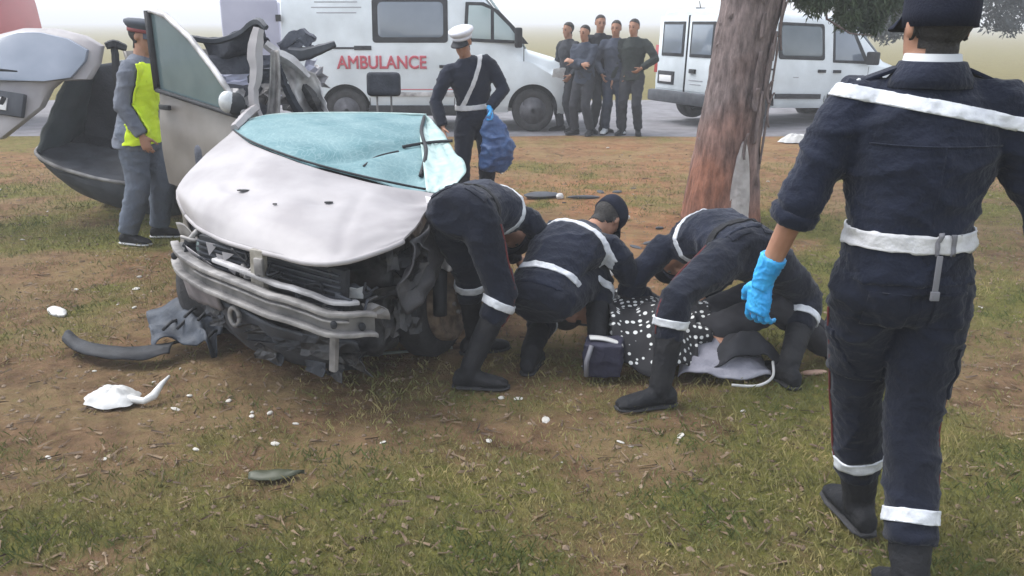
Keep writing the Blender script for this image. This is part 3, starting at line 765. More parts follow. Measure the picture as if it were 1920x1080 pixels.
def side_seam(o, sd, m, half=.004):
    """piping down the outer seam of a trouser leg"""
    hp, kn, an = [o['rel'](p) for p in o['legs'][sd][:3]]; sg = 1 if sd == 'L' else -1
    me = o['trousers'].data; bvh = BVHTree.FromPolygons([v.co for v in me.vertices], [tuple(p.vertices) for p in me.polygons])
    pts = []
    for k in range(25):
        t = k/24*2; a, b, f = (hp, kn, t) if t < 1 else (kn, an, t-1)
        c = a.lerp(b, f); ax = (b-a).normalized()
        if t < .12 or t > 1.8: continue
        out = o['L']*sg; out = (out-ax*out.dot(ax)).normalized()
        h = bvh.ray_cast(c+out*.25, -out, .25)[0]
        if h: pts.append(h+out*.0025)
    for j in range(2): pts = [pts[0]]+[(pts[i-1]+pts[i]*2+pts[i+1])/4 for i in range(1, len(pts)-1)]+[pts[-1]]
    mb = MB(); mb.tube(pts, half, 6); mb.build('piping', m, o['trousers'], smooth=True)
def seam(o, garment, pts, out, r=.0025, m=None, name='seam'):
    """a stitched seam: a thin raised cord laid on the garment along pts, cast back along out"""
    me = o[garment].data; bvh = BVHTree.FromPolygons([v.co for v in me.vertices], [tuple(p.vertices) for p in me.polygons]); hs_ = []
    for p in pts:
        h = bvh.ray_cast(o['rel'](V(p))+V(out)*.3, -V(out), .5)[0]
        if h: hs_.append(h+V(out)*.001)
    if len(hs_) > 2: mb = MB(); mb.tube(hs_, r, 6); return mb.build(name, m or o[garment].data.materials[0], o[garment], smooth=True)
def pocket(o, garment, c, u, v, n, w_, h_, name='pocket', off=.006):
    """a patch pocket: the garment surface inside a w x h frame round c, lifted"""
    c = o['rel'](V(c)); u, v, n = V(u).normalized(), V(v).normalized(), V(n).normalized()
    return shell(o[garment].data, name, o[garment].data.materials[0], o[garment], [(c-u*w_/2, u), (c+u*w_/2, -u), (c-v*h_/2, v), (c+v*h_/2, -v), (c-n*.16, n)], off, .006, lambda p: (p-c).dot(n) > -.14 and (p-c).length < .2)

# ================================================================== vehicles
def wheel(parent, x, y, r, wd, side, rimm, rubber=True, org=(0, 0, 0), name='wheel'):
    """tyre with rounded shoulders and a dished rim, axle along y"""
    prof = [(.60, -.42), (.66, -.5), (.88, -.5), (.97, -.40), (1, -.2), (1, .2), (.97, .40), (.88, .5), (.66, .5), (.60, .42)]
    mb = MB(); n = 32
    rs = [[V((x+math.cos(2*math.pi*k/n)*r*a, y+b*wd, r+math.sin(2*math.pi*k/n)*r*a)) for k in range(n)] for a, b in prof]
    mb.rings(rs, close=False); mb.rings([rs[-1], rs[0]], close=False)
    t = mb.build(name, M['rubber'], parent, smooth=True)
    mb = MB(); q = side*wd
    rs = [[V((x+math.cos(2*math.pi*k/n)*r*a, y+b*q, r+math.sin(2*math.pi*k/n)*r*a)) for k in range(n)] for a, b in ((.63, .50), (.60, .46), (.56, .30), (.40, .36), (.22, .42), (.20, .48), (.10, .50))]
    mb.rings(rs)
    rm = mb.build('rim', rimm, t, smooth=True)
    mb = MB()
    for k in range(6):
        a = 2*math.pi*k/6
        mb.box((x+math.cos(a)*r*.42, y+q*.40, r+math.sin(a)*r*.42), (r*.12, wd*.06, r*.05), Matrix.Rotation(-a, 3, 'Y'))
    mb.build('slot', M['black_plastic'], rm)
    return t
def van(name, label, loc, rot, Lg, zr, W, spec):
    root = empty(name, loc, rot); tag(root, label, 'ambulance' if 'ambulance' in name else 'van')
    wb, wr, zb = W/2, W/2-.13, 1.10*spec.get('k', 1)
    ck = spec.get('k', 1)
    cow = 1.22*ck; hood = 1.0*ck
    def sec(x, zbot, zbelt, zroof, a, b):
        h = []
        for y, z in ((a*.90, zbot), (a*.975, zbot+.10), (a, zbot+.3), (a, zbelt), (a-(a-b)*.5, (zbelt+zroof-.13)/2), (b, zroof-.13), (b-.035, zroof-.05), (b-.11, zroof-.008), (b*.5, zroof+.015)): h.append((y, z))
        return [V((x, -y, z)) for y, z in h]+[V((x, y, z)) for y, z in reversed(h)]
    st = [(0, .34, zb, zr-.05, wb-.05, wr-.04), (.03, .32, zb, zr-.02, wb-.02, wr-.015), (.25, .30, zb, zr, wb, wr), (1.2, .30, zb, zr+.01, wb, wr), (Lg-2.1, .30, zb, zr, wb, wr), (Lg-1.72, .30, zb, zr-.03, wb, wr-.01)]
    for k in (.35, .7, 1.0): st.append((Lg-1.72+.85*k, .30, min(zb, zr-.03-(zr-.03-cow)*k-.12), zr-.03-(zr-.03-cow)*k, wb, wr-.01+k*.06))
    st += [(Lg-.45, .28, hood-.14, hood+.10, wb-.01, wb-.12), (Lg-.16, .27, hood-.22, hood-.02, wb-.07, wb-.2), (Lg-.03, .27, hood-.38, hood-.16, wb-.14, wb-.28), (Lg, .30, hood-.48, hood-.28, wb-.18, wb-.3)]
    mb = MB(); mb.rings([sec(*s_) for s_ in st])
    me = mb.mesh('body'); bm = bmesh.new(); bm.from_mesh(me); bmesh.ops.recalc_face_normals(bm, faces=bm.faces); bm.to_mesh(me); bm.free()
    bo = bpy.data.objects.new('tmp', me); C.objects.link(bo)
    cuts = []
    xr, xf = spec['wheels']; r = spec.get('wr', .335)
    for xx in (xr, xf):
        for sg in (-1, 1):
            cm = MB(); n = 40
            cm.rings([[V((xx+math.cos(2*math.pi*k/n)*(r+.06), sg*(wb+yy), r+.02+math.sin(2*math.pi*k/n)*(r+.06))) for k in range(n)] for yy in (-.32, .2)])
            cme = cm.mesh('cut'); b2 = bmesh.new(); b2.from_mesh(cme); bmesh.ops.recalc_face_normals(b2, faces=b2.faces); b2.to_mesh(cme); b2.free()
            co = bpy.data.objects.new('cut', cme); C.objects.link(co); cuts.append(co)
            md = bo.modifiers.new('b', 'BOOLEAN'); md.operation = 'DIFFERENCE'; md.object = co; md.solver = 'EXACT'
    dg = bpy.context.evaluated_depsgraph_get(); bme = bpy.data.meshes.new_from_object(bo.evaluated_get(dg))
    for q in cuts+[bo]: bpy.data.objects.remove(q)
    bme.polygons.foreach_set('use_smooth', [True]*len(bme.polygons))
    try: bme.set_sharp_from_angle(angle=R(38))
    except Exception: pass
    bme.materials.clear(); link('body', bme, M['van_white'], root)
    for xx in (xr, xf):
        for sg in (-1, 1):
            wheel(root, xx, sg*(wb-.13), r, .21, sg, spec.get('rim', M['dark_rim']))
            lm = MB(); n = 20; rs = []
            for rad, y0 in ((r+.055, wb-.005), (r+.055, wb-.30)): rs.append([V((xx+math.cos(math.pi*k/n)*rad, sg*y0, r+.02+math.sin(math.pi*k/n)*rad)) for k in range(n+1)])
            lm.add([p for q in rs for p in q], [(k, k+1, n+2+k, n+1+k) for k in range(n)])
            k0 = len(lm.v); lm.add([V((xx+math.cos(math.pi*k/n)*(r+.055), sg*(wb-.30), r+.02+math.sin(math.pi*k/n)*(r+.055))) for k in range(n+1)], [tuple(range(n+1))])
            lm.build('wheel_arch', M['black_plastic'], root, fixn=False)
    def sy(z):                                            # right-hand side surface
        if z <= zb: return -wb
        return -(wb-(wb-wr)*min(1, (z-zb)/(zr-.13-zb)))
    def panel(poly, nm, m, off=.006, th=.02, parent=root, bev=.006):
        mb = MB(); mb.prism([V((x, sy(z)-off, z)) for x, z in poly], (0, th, 0)); return mb.build(nm, m, parent, bevel=bev)
    def strip(x0, x1, z0, z1, nm, m, off=.012, th=.03, parent=root): return panel([(x0, z0), (x1, z0), (x1, z1), (x0, z1)], nm, m, off, th, parent, .005)
    spec['build'](root, panel, strip, sy, wb, wr, zb, zr, Lg, cow, hood)
    return root
def rrect(x0, x1, z0, z1, r=.06):
    pts = []
    for cx, cz, a0 in ((x1-r, z0+r, -90), (x1-r, z1-r, 0), (x0+r, z1-r, 90), (x0+r, z0+r, 180)):
        for k in range(4): a = R(a0+30*k); pts.append((cx+math.cos(a)*r, cz+math.sin(a)*r))
    return pts
def text_mesh(txt, size, ext=.002):
    cu = bpy.data.curves.new('txt', 'FONT'); cu.body = txt; cu.size = size; cu.extrude = ext; cu.bevel_depth = .007; cu.bevel_resolution = 0; cu.align_x = 'CENTER'; cu.align_y = 'CENTER'
    o = bpy.data.objects.new('txt', cu); C.objects.link(o); dg = bpy.context.evaluated_depsgraph_get()
    me = bpy.data.meshes.new_from_object(o.evaluated_get(dg)); bpy.data.objects.remove(o); return me

def build_ambulance(root, panel, strip, sy, wb, wr, zb, zr, Lg, cow, hood):
    # windows: side window in the sliding door, cab window with quarter light
    f = panel(rrect(1.44, 2.62, 1.38, 2.05, .05), 'window_frame', M['black_plastic'], .008, .02)
    panel(rrect(1.53, 2.55, 1.46, 1.99, .07), 'pane', M['glass_van'], .012, .01, f)
    cabw = [(2.86, 1.40), (3.88, 1.36), (3.66, 1.62), (3.42, 1.86), (3.18, 1.985), (2.90, 1.99)]
    f = panel(cabw, 'window_frame', M['black_plastic'], .008, .02)
    panel([(2.92, 1.45), (3.29, 1.43), (3.29, 1.88), (3.15, 1.935), (2.95, 1.94)], 'pane', M['glass_cab'], .012, .01, f)
    panel([(3.34, 1.43), (3.74, 1.41), (3.58, 1.62), (3.34, 1.85)], 'pane', M['glass_cab'], .012, .01, f)
    # door gaps, rails, mouldings, sill
    for x in (1.36, 2.70, 2.78, 3.80): strip(x, x+.012, .42, 1.36 if x > 2.75 else 2.10, 'door_gap', M['black_plastic'], .002, .01)
    strip(.25, 1.40, 1.285, 1.315, 'slide_rail', M['black_plastic'], .010, .02)
    strip(1.15, 1.42, 1.27, 1.335, 'rail_end', M['black_plastic'], .014, .02)
    strip(2.48, 2.66, 1.00, 1.045, 'door_handle', M['black_plastic'], .03, .04); strip(2.84, 3.02, 1.06, 1.105, 'door_handle', M['black_plastic'], .03, .04)
    strip(1.38, 2.72, .56, .63, 'side_moulding', M['paint_dirty'], .014, .02)
    strip(1.38, 2.72, .66, .675, 'red_line', M['red_letter'], .004, .01)
    strip(1.35, 3.12, .26, .42, 'sill', M['black_plastic'], .02, .08)
    for k, (x0, x1, z) in enumerate(((.55, 1.22, 1.98), (.50, 1.28, 1.90), (.58, 1.20, 1.82))): strip(x0, x1, z, z+.018, 'faded_line_of_print', M['grey_letter'], .004, .008)
    # the red word
    me = text_mesh('AMBULANCE', .272); o_ = link('lettering', me, M['red_letter'], root); o_.location = (1.58, -wb-.011, 1.075); o_.rotation_euler = (R(90), 0, 0); o_.scale = (.88, 1, 1)
    # cab front: headlamp, grille, bumper, mirror, windscreen
    mb = MB(); mb.prism([(Lg-.50, -wb-.004, .86), (Lg-.12, -wb+.10, .78), (Lg-.10, -wb+.10, .93), (Lg-.30, -wb+.03, 1.00), (Lg-.48, -wb-.004, .99)], (0, .10, 0)); mb.build('headlight', M['lamp_clear'], root, bevel=.01)
    mb = MB(); mb.box((Lg-.10, 0, .43), (.30, W1-.10, .26)); mb.build('front_bumper', M['black_plastic'], root, bevel=.05)
    mb = MB(); mb.box((Lg-.03, 0, .70), (.06, 1.1, .16)); mb.build('grille', M['black_plastic'], root, bevel=.02)
    mb = MB(); mb.box((3.72, -wb-.16, 1.46), (.12, .20, .30)); mi = mb.build('mirror', M['black_plastic'], root, bevel=.03); mb = MB(); mb.tube([(3.72, -wb-.10, 1.38), (3.72, -wb+.06, 1.34)], .03, 8); mb.build('mirror_arm', M['black_plastic'], mi, smooth=True)
    mb = MB(); mb.prism([(Lg-1.62, -wr+.10, zr-.085), (Lg-1.62, wr-.10, zr-.085), (Lg-.93, wr-.05, cow+.055), (Lg-.93, -wr+.05, cow+.055)], (.03, 0, .02)); mb.build('windscreen', M['glass_cab'], root, bevel=.01)
    mb = MB(); mb.box((2.9, 0, zr+.06), (.22, 1.1, .10)); mb.build('light_bar', mat('blue_light_bar', (.03, .07, .35), rough=.2), root, bevel=.03)
    # rear doors swung open
    for sg, ang in ((-1, 207), (1, 160)):
        mb = MB(); a = R(ang) if sg < 0 else R(ang)
        d = V((math.cos(a), math.sin(a)*1.0, 0)); n_ = V((-d.y, d.x, 0)); h = V((.0, sg*(wb-.06), 0))
        rm_ = Matrix((d, n_, V((0, 0, 1)))).transposed()
        mb.box(h+d*.44+V((0, 0, 1.22)), (.86, .06, 1.60), rm_); dr = mb.build('rear_door', M['van_blue'], root, bevel=.03)
        mb = MB(); mb.box(h+d*.44+V((0, 0, 1.68))-n_*.034, (.60, .012, .52), rm_); mb.build('pane', M['glass_van'], dr, bevel=.004)
        mb = MB(); mb.box(h+d*.80+V((0, 0, 1.2))-n_*.035, (.03, .03, 1.4), rm_); mb.build('door_rod', M['steel'], dr)
        for z in (.7, 1.75): mb = MB(); mb.box(h+d*.02+V((0, 0, z)), (.08, .09, .10), rm_); mb.build('hinge', M['black_plastic'], dr)
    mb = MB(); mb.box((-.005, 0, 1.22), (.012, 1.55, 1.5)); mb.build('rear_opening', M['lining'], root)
    mb = MB(); mb.box((.05, 0, .44), (.22, W1-.08, .22)); mb.build('rear_bumper', M['black_plastic'], root, bevel=.04)
    mb = MB(); mb.box((.02, -wb+.035, 1.05), (.06, .09, .42)); mb.build('tail_light', M['lamp_red'], root, bevel=.015)
W1 = 1.92
amb = van('ambulance', 'white ambulance van with red lettering on its side, parked behind the wrecked car', (-3.62, 15.2, 0), (0, 0, R(0)), 4.75, 2.28, W1, dict(wheels=(.98, 3.95), wr=.335, build=build_ambulance))

def build_van2(root, panel, strip, sy, wb, wr, zb, zr, Lg, cow, hood):
    f = panel(rrect(1.16, 2.16, zb+.08, zr-.16, .05), 'window_frame', M['black_plastic'], .008, .02)
    panel(rrect(1.23, 2.10, zb+.14, zr-.21, .06), 'pane', M['glass_dark'], .012, .01, f)
    f = panel(rrect(.22, 1.02, zb+.08, zr-.16, .05), 'window_frame', M['black_plastic'], .008, .02)
    panel(rrect(.28, .96, zb+.14, zr-.21, .06), 'pane', M['glass_dark'], .012, .01, f)
    f = panel([(2.34, zb+.05), (3.18, zb+.04), (3.05, zb+.26), (2.86, zr-.26), (2.72, zr-.20), (2.36, zr-.18)], 'window_frame', M['black_plastic'], .008, .02)
    panel([(2.39, zb+.09), (3.05, zb+.09), (2.95, zb+.26), (2.80, zr-.30), (2.70, zr-.24), (2.40, zr-.22)], 'pane', M['glass_van'], .012, .01, f)
    for x in (1.08, 2.24, 3.16): strip(x, x+.012, .40, zr-.12 if x < 3 else zb, 'door_gap', M['black_plastic'], .002, .01)
    strip(2.02, 2.18, zb-.12, zb-.07, 'door_handle', M['black_plastic'], .03, .04); strip(2.36, 2.52, zb-.12, zb-.07, 'door_handle', M['black_plastic'], .03, .04)
    strip(.2, 1.06, zb-.10, zb-.07, 'slide_rail', M['black_plastic'], .010, .02)
    strip(1.16, 2.14, .46, .54, 'side_moulding', M['black_plastic'], .02, .03); strip(2.3, 3.1, .46, .54, 'side_moulding', M['black_plastic'], .02, .03)
    strip(1.5, 1.62, .80, .815, 'faded_line_of_print', M['grey_letter'], .004, .008)
    mb = MB(); mb.box((3.10, -wb-.13, zb+.14), (.13, .2, .22)); mb.build('mirror', M['black_plastic'], root, bevel=.03)
    # rear face: two barn doors with windows, plate recess, lamps, bumper
    def rear(y0, y1, z0, z1, nm, m, x=-.012, th=.03, parent=root, bev=.01):
        mb = MB(); tl = .045*0
        mb.box((x, (y0+y1)/2, (z0+z1)/2), (th, y1-y0, z1-z0)); return mb.build(nm, m, parent, bevel=bev)
    for y0, y1 in ((.03, wr-.02), (-wr+.02, -.03)):
        d_ = rear(y0-.01, y1+.06 if y0 > 0 else y1+.01, .52, zr-.12, 'rear_door', M['van_white'], .012, .05)
        fr = rear(y0+.05, y1-.06, zb+.06, zr-.20, 'window_frame', M['black_plastic'], -.016, .02, d_)
        rear(y0+.10, y1-.11, zb+.11, zr-.25, 'pane', M['glass_van'], -.028, .012, fr)
    rear(-.012, .012, .5, zr-.10, 'door_gap', M['black_plastic'], -.012, .03)
    rear(-.30, -.14, zb-.20, zb-.13, 'rear_handle', M['black_plastic'], -.03, .04)
    rear(-.50, -.12, zb-.32, zb-.30, 'faded_line_of_print', M['grey_letter'], -.015, .01); rear(-.46, -.16, zb-.38, zb-.365, 'faded_line_of_print', M['grey_letter'], -.015, .01)
    rear(-.36, -.26, zb-.70, zb-.67, 'badge', M['black_plastic'], -.015, .01)
    p_ = rear(.30, .78, .60, .82, 'plate_recess', M['black_plastic'], -.014, .03); rear(.36, .72, .64, .75, 'number_plate', M['plate'], -.030, .012, p_)
    for sg in (-1, 1): rear(sg*(wb-.05)-.05, sg*(wb-.05)+.05, .78, 1.25, 'tail_light', M['lamp_red'], .02, .07)
    mb = MB(); mb.box((-.03, 0, .40), (.22, 2*wb-.04, .20)); mb.build('rear_bumper', M['grey_plastic'], root, bevel=.05)
    mb = MB(); mb.tube([(.35, .2, zr), (.30, .2, zr+.14)], [.008, .005], 6); mb.box((.34, .2, zr+.02), (.16, .05, .03)); mb.build('antenna', M['black_plastic'], root)
    mb = MB(); mb.prism([(Lg-1.62, -wr+.10, zr-.085), (Lg-1.62, wr-.10, zr-.085), (Lg-.93, wr-.05, cow+.055), (Lg-.93, -wr+.05, cow+.055)], (.03, 0, .02)); mb.build('windscreen', M['glass_van'], root, bevel=.01)
    mb = MB(); mb.box((Lg-.10, 0, .42), (.30, 1.7, .24)); mb.build('front_bumper', M['black_plastic'], root, bevel=.05)
    for sg in (-1, 1): mb = MB(); mb.box((Lg-.22, sg*(wb-.16), .80), (.2, .22, .16)); mb.build('headlight', M['lamp_clear'], root, bevel=.03)
hv = V((math.cos(R(25)), math.sin(R(25)), 0)); rv = V((math.sin(R(25)), -math.cos(R(25)), 0))
PR = V((3.28, 14.35, 0)); PL = PR-rv*1.85
van('delivery_van', 'white van with barn doors seen from behind, half hidden by the tree trunk', (PR+PL)/2+V((0, 0, .06)), (0, R(2.2), R(25)), 4.5, 1.84, 1.85, dict(wheels=(.78, 3.55), wr=.32, k=.92, build=build_van2))

# ---- red lorry at the left edge
rt = empty('red_lorry', (-10.35, 15.6, 0)); tag(rt, 'red lorry box body at the left edge behind the tailgate', 'lorry')
mb = MB(); mb.prism([(-4.2, -1.15, .85), (1.86, -1.15, .85), (1.74, -1.15, 2.0), (1.55, -1.15, 2.9), (-4.2, -1.15, 2.9)], (0, 2.3, 0)); mb.build('box_body', M['red_truck'], rt, bevel=.04)
mb = MB(); mb.prism([(-6.2, -1.1, .6), (-4.35, -1.1, .6), (-4.35, -1.1, 2.6), (-5.6, -1.1, 2.6), (-6.15, -1.1, 1.6)], (0, 2.2, 0)); cb = mb.build('cab', M['red_truck'], rt, bevel=.06)
mb = MB(); mb.prism([(-5.95, -1.11, 1.6), (-4.7, -1.11, 1.6), (-4.7, -1.11, 2.35), (-5.55, -1.11, 2.35)], (0, .02, 0)); mb.build('pane', M['glass_dark'], cb)
mb = MB(); mb.box((-2.2, 0, .62), (7.4, .9, .22)); mb.build('chassis', M['dark_metal'], rt, bevel=.02)
for x in (-5.2, .2, -1.0):
    for sg in (-1, 1): wheel(rt, x, sg*.98, .46, .28, sg, M['rim'])
for z in (1.2, 1.6): mb = MB(); mb.box((-1.2, -1.158, z), (5.4, .014, .03)); mb.build('body_rail', M['red_truck'], rt)

# ================================================================== the wrecked car
WO = V((-1.3, 5.3, 0))
wk_ = empty('wrecked_car', WO); tag(wk_, 'wrecked pale silver car with raised bonnet, caved-in windscreen and torn-off roof', 'car')
def curve(pts, t):
    t = min(max(t, 0), 1)*(len(pts)-1); k = min(int(t), len(pts)-2); f = t-k
    p0, p1, p2, p3 = pts[max(k-1, 0)], pts[k], pts[k+1], pts[min(k+2, len(pts)-1)]
    a = [V(q) for q in (p0, p1, p2, p3)]
    return .5*((2*a[1])+(a[2]-a[0])*f+(2*a[0]-5*a[1]+4*a[2]-a[3])*f*f+(3*a[1]-a[0]-3*a[2]+a[3])*f*f*f)
FRONT = [(-1.66, 4.40, .76), (-1.52, 4.17, .745), (-1.29, 3.93, .735), (-1.01, 3.71, .725), (-.79, 3.62, .715), (-.63, 3.69, .735), (-.49, 3.85, .76)]
REAR = [(-1.60, 5.09, 1.10), (-1.40, 4.78, 1.06), (-1.05, 4.52, .99), (-.68, 4.40, .915), (-.40, 4.42, .865)]
LEFT = [(-1.66, 4.40, .76), (-1.74, 4.52, .86), (-1.70, 4.75, .97), (-1.60, 5.09, 1.10)]
RIGHT = [(-.49, 3.85, .76), (-.44, 4.0, .80), (-.41, 4.2, .835), (-.40, 4.42, .865)]
def bonnet(u, v):
    A = curve(FRONT, u); Bq = curve(REAR, u); Cq = curve(LEFT, v); Dq = curve(RIGHT, v)
    c00, c10, c01, c11 = V(FRONT[0]), V(FRONT[-1]), V(REAR[0]), V(REAR[-1])
    p = A*(1-v)+Bq*v+Cq*(1-u)+Dq*u-(c00*(1-u)*(1-v)+c10*u*(1-v)+c01*(1-u)*v+c11*u*v)
    bul = math.sin(math.pi*min(u*1.0, 1))*math.sin(math.pi*v)
    p.z += .034*bul+.007*nz3((u, v, 0), 5)+.004*nz3((u, v, 1), 11)
    p.z -= .016*math.exp(-((u-.30)/.02)**2)*v*bul+.012*math.exp(-((u-.72)/.02)**2)*bul          # pressed creases
    p.z -= .020*math.exp(-((u-.34)**2+(v-.55)**2)/.004)+.016*math.exp(-((u-.62)**2+(v-.62)**2)/.003)+.03*math.exp(-((u-.93)**2+(v-.85)**2)/.01)
    return p
mb = MB(WO); mb.grid(bonnet, 56, 40, .012, (0, .1, -1)); bn = mb.build('bonnet', M['paint'], wk_, smooth=True)
bn.data.set_sharp_from_angle(angle=R(50))
# rolled front lip of the bonnet
mb = MB(WO); mb.tube([bonnet(k/24, 0)+V((0, .006, -.010)) for k in range(25)], .013, 8); mb.build('bonnet_lip', M['paint'], bn, smooth=True)
mb = MB(WO); mb.tube([bonnet(0, k/12)+V((.006, 0, -.010)) for k in range(13)], .012, 8); mb.build('bonnet_lip', M['paint'], bn, smooth=True)
for (u, v, sx) in ((.36, .57, .026), (.63, .64, .016), (.48, .47, .008)):
    p = bonnet(u, v); mb = MB(WO); mb.prism([p+V((sx*math.cos(a)*1.3, sx*.6*math.sin(a)*random.uniform(.6, 1.2), .004)) for a in [k*math.pi/4 for k in range(8)]], (0, 0, .006)); mb.build('chip', M['dark_metal'], bn)
# windscreen: collapsed laminated sheet on the scuttle
WT = [(-1.62, 5.42, 1.12), (-1.50, 5.62, 1.135), (-1.2, 5.68, 1.14), (-.85, 5.72, 1.135), (-.55, 5.72, 1.125)]
WB = [(-1.60, 5.10, 1.10), (-1.41, 4.80, 1.07), (-1.06, 4.55, 1.00), (-.69, 4.43, .93), (-.44, 4.45, .875)]
def screen(u, v):
    p = curve(WB, u)*(1-v)+curve(WT, u)*v
    p.z += .05*math.sin(math.pi*v)*math.sin(math.pi*u)+.012*nz3((u, v, 3), 6)
    d = abs((v-.15)-(u-.62)*1.25); p.z -= .05*math.exp(-(d/.05)**2)*max(0, 1-abs(u-.72)*3.5)          # the fold running to the lower right
    p.z -= .05*math.exp(-((u-.88)**2+(v-.10)**2)/.012)
    return p
mb = MB(WO); mb.grid(screen, 60, 36, .006, (0, 0, -1)); ws = mb.build('windscreen', M['windscreen'], wk_, smooth=True); ws.data.set_sharp_from_angle(angle=R(60))
# torn flap of glass folded down at the right
FT = [(-.55, 5.72, 1.125), (-.42, 5.38, 1.06), (-.33, 5.0, 1.0), (-.24, 4.60, .955), (-.33, 4.46, .875)]
FB_ = [(-.56, 5.68, 1.115), (-.55, 5.3, 1.06), (-.50, 4.9, .99), (-.46, 4.6, .915), (-.44, 4.46, .870)]
def flap(u, v):
    p = curve(FB_, u)*(1-v)+curve(FT, u)*v; p.z += .02*nz3((u, v, 5), 7)-.015*math.sin(math.pi*v); return p
flap_m = mat('crazed_pale_glass', (.26, .38, .37), (.40, .52, .50), .5, scale=14)
mb = MB(WO); mb.grid(flap, 30, 12, .006, (0, 0, -1)); fl = mb.build('windscreen_flap', flap_m, wk_, smooth=True)
# dark tears and the torn rubber seal
def seal(pts, r, nm, m, par): mb = MB(WO); mb.tube([curve(pts, k/24) for k in range(25)], r, 6); return mb.build(nm, m, par, smooth=True)
seal([V(screen(.97, .95))+V((.01, 0, .012)), V(screen(.95, .70))+V((.01, 0, .010)), V(screen(.97, .40))+V((.02, 0, .014)), V(screen(.955, .16))+V((0, 0, .016))], .011, 'torn_seal', M['black_plastic'], ws)
seal([V(screen(.86, .47))+V((0, 0, .008)), V(screen(.93, .50))+V((0, 0, .016)), V(flap(.36, .5))+V((0, 0, .014)), V(flap(.40, .98))+V((0.02, 0, .014))], .010, 'torn_seal', M['black_plastic'], ws)
seal([V(screen(.70, .10))+V((0, 0, .004)), V(screen(.75, .28))+V((0, 0, .006)), V(screen(.84, .42))+V((0, 0, .006))], .006, 'torn_seal', M['black_plastic'], ws)
seal([curve(WB, k/8)+V((0, 0, .004)) for k in range(9)], .006, 'lower_seal', M['black_plastic'], ws)
seal([curve(WT, k/8)+V((0, .004, .0)) for k in range(9)], .009, 'upper_edge', flap_m, ws)
mb = MB(WO)
# scuttle and body bulk under the bonnet and windscreen
def bulk(rows, nm, m, n=24, amp=.03, sc=5, par=None, vox=.028):
    mb = MB(WO); mb.rings(rows); me = mb.mesh(nm); bm = bmesh.new(); bm.from_mesh(me); bmesh.ops.recalc_face_normals(bm, faces=bm.faces); bm.to_mesh(me); bm.free()
    me = remeshed(me, vox, 1); folds(me, amp, sc); return link(nm, me, m, par or wk_)
def ring4(a, b, c, d): return [V(a), V(b), V(c), V(d)]
bulk([ring4((-1.55, 4.36, .16), (-.62, 3.92, .14), (-.55, 3.98, .66), (-1.58, 4.42, .70)), ring4((-1.62, 5.1, .18), (-.50, 4.75, .16), (-.48, 4.6, .80), (-1.62, 5.0, .98)), ring4((-1.70, 5.75, .2), (-.55, 5.8, .18), (-.56, 5.65, 1.04), (-1.62, 5.6, 1.04))], 'engine_bay', M['dark_metal'], amp=.035)
# radiator pack with slats, centre strut, crossmember
def slab(c, size, rz, nm, m, par=None, ry=0, bev=.008, rx=0):
    mb = MB(WO); mb.box(c, size, Matrix.Rotation(rz, 3, 'Z') @ Matrix.Rotation(ry, 3, 'Y') @ Matrix.Rotation(rx, 3, 'X')); return mb.build(nm, m, par or wk_, bevel=bev)
RZ = math.atan2(-.5, 1.03)
for (cx, cy, wdt, zc) in ((-.93, 3.83, .44, .545), (-1.34, 4.02, .34, .585)):
    rad = slab((cx, cy, zc), (wdt, .04, .26), RZ, 'radiator', M['black_plastic'], ry=.10)
    for k in range(9):
        slab((cx-.012, cy-.030, zc-.11+k*.027), (wdt*.94, .014, .007), RZ, 'fin', M['grey_plastic'], rad, ry=.10, bev=0)
slab((-1.135, 3.80, .61), (.075, .035, .24), RZ, 'centre_strut', mat('brownish_steel', (.22, .20, .17), (.36, .34, .30), .5, metal=.4, scale=20), ry=.05)
slab((-1.125, 3.775, .655), (.05, .02, .08), RZ, 'latch', M['steel'])
BEAM = [(-1.70, 4.33, .585), (-1.58, 4.10, .575), (-1.38, 3.90, .552), (-1.15, 3.74, .522), (-.92, 3.64, .482), (-.72, 3.60, .445), (-.60, 3.66, .425)]
def rail(dz, dy, w_, h_, nm, m, t0=0, t1=1, par=None, prof=None):
    mb = MB(WO); rows = []
    for k in range(31):
        t = t0+(t1-t0)*k/30; p = curve(BEAM, t); q = curve(BEAM, min(t+.02, 1))-curve(BEAM, max(t-.02, 0)); q.normalize(); n_ = V((q.y, -q.x, 0)).normalized()*-1; 
        n_ = V((-q.y, q.x, 0)).normalized(); n_ = -n_ if n_.y > 0 else n_
        c = p+V((0, 0, dz+.013*nz3((t, 1, 0), 6)+.006*nz3((t, 5, 0), 15)))+n_*dy
        rows.append([c+n_*w_-V((0, 0, h_)), c+n_*w_+V((0, 0, h_)), c-n_*w_+V((0, 0, h_)), c-n_*w_-V((0, 0, h_))])
    mb.rings(rows); return mb.build(nm, m, par or wk_, bevel=.007)
bm_ = rail(0, -.022, .020, .046, 'bumper_beam', mat('dull_beam_steel', (.10, .10, .10), (.22, .21, .205), .5, metal=.4, scale=9, bump=.2, bscale=25))
rail(.045, .008, .020, .011, 'beam_ridge', M['steel'], par=bm_); rail(.014, .006, .016, .006, 'beam_ridge', M['steel'], .25, .85, par=bm_); rail(-.045, .012, .024, .011, 'beam_ridge', M['steel'], par=bm_)
rail(.080, -.05, .018, .010, 'upper_rail', M['paint_dirty'], .30, .92)
for t in (.06, .80, .93):
    p = curve(BEAM, t); mb = MB(WO); mb.ball(p+V((-.012, -.028, .0)), (.016, .012, .020), 8, 6); mb.build('bolt_hole', M['black_plastic'], bm_)
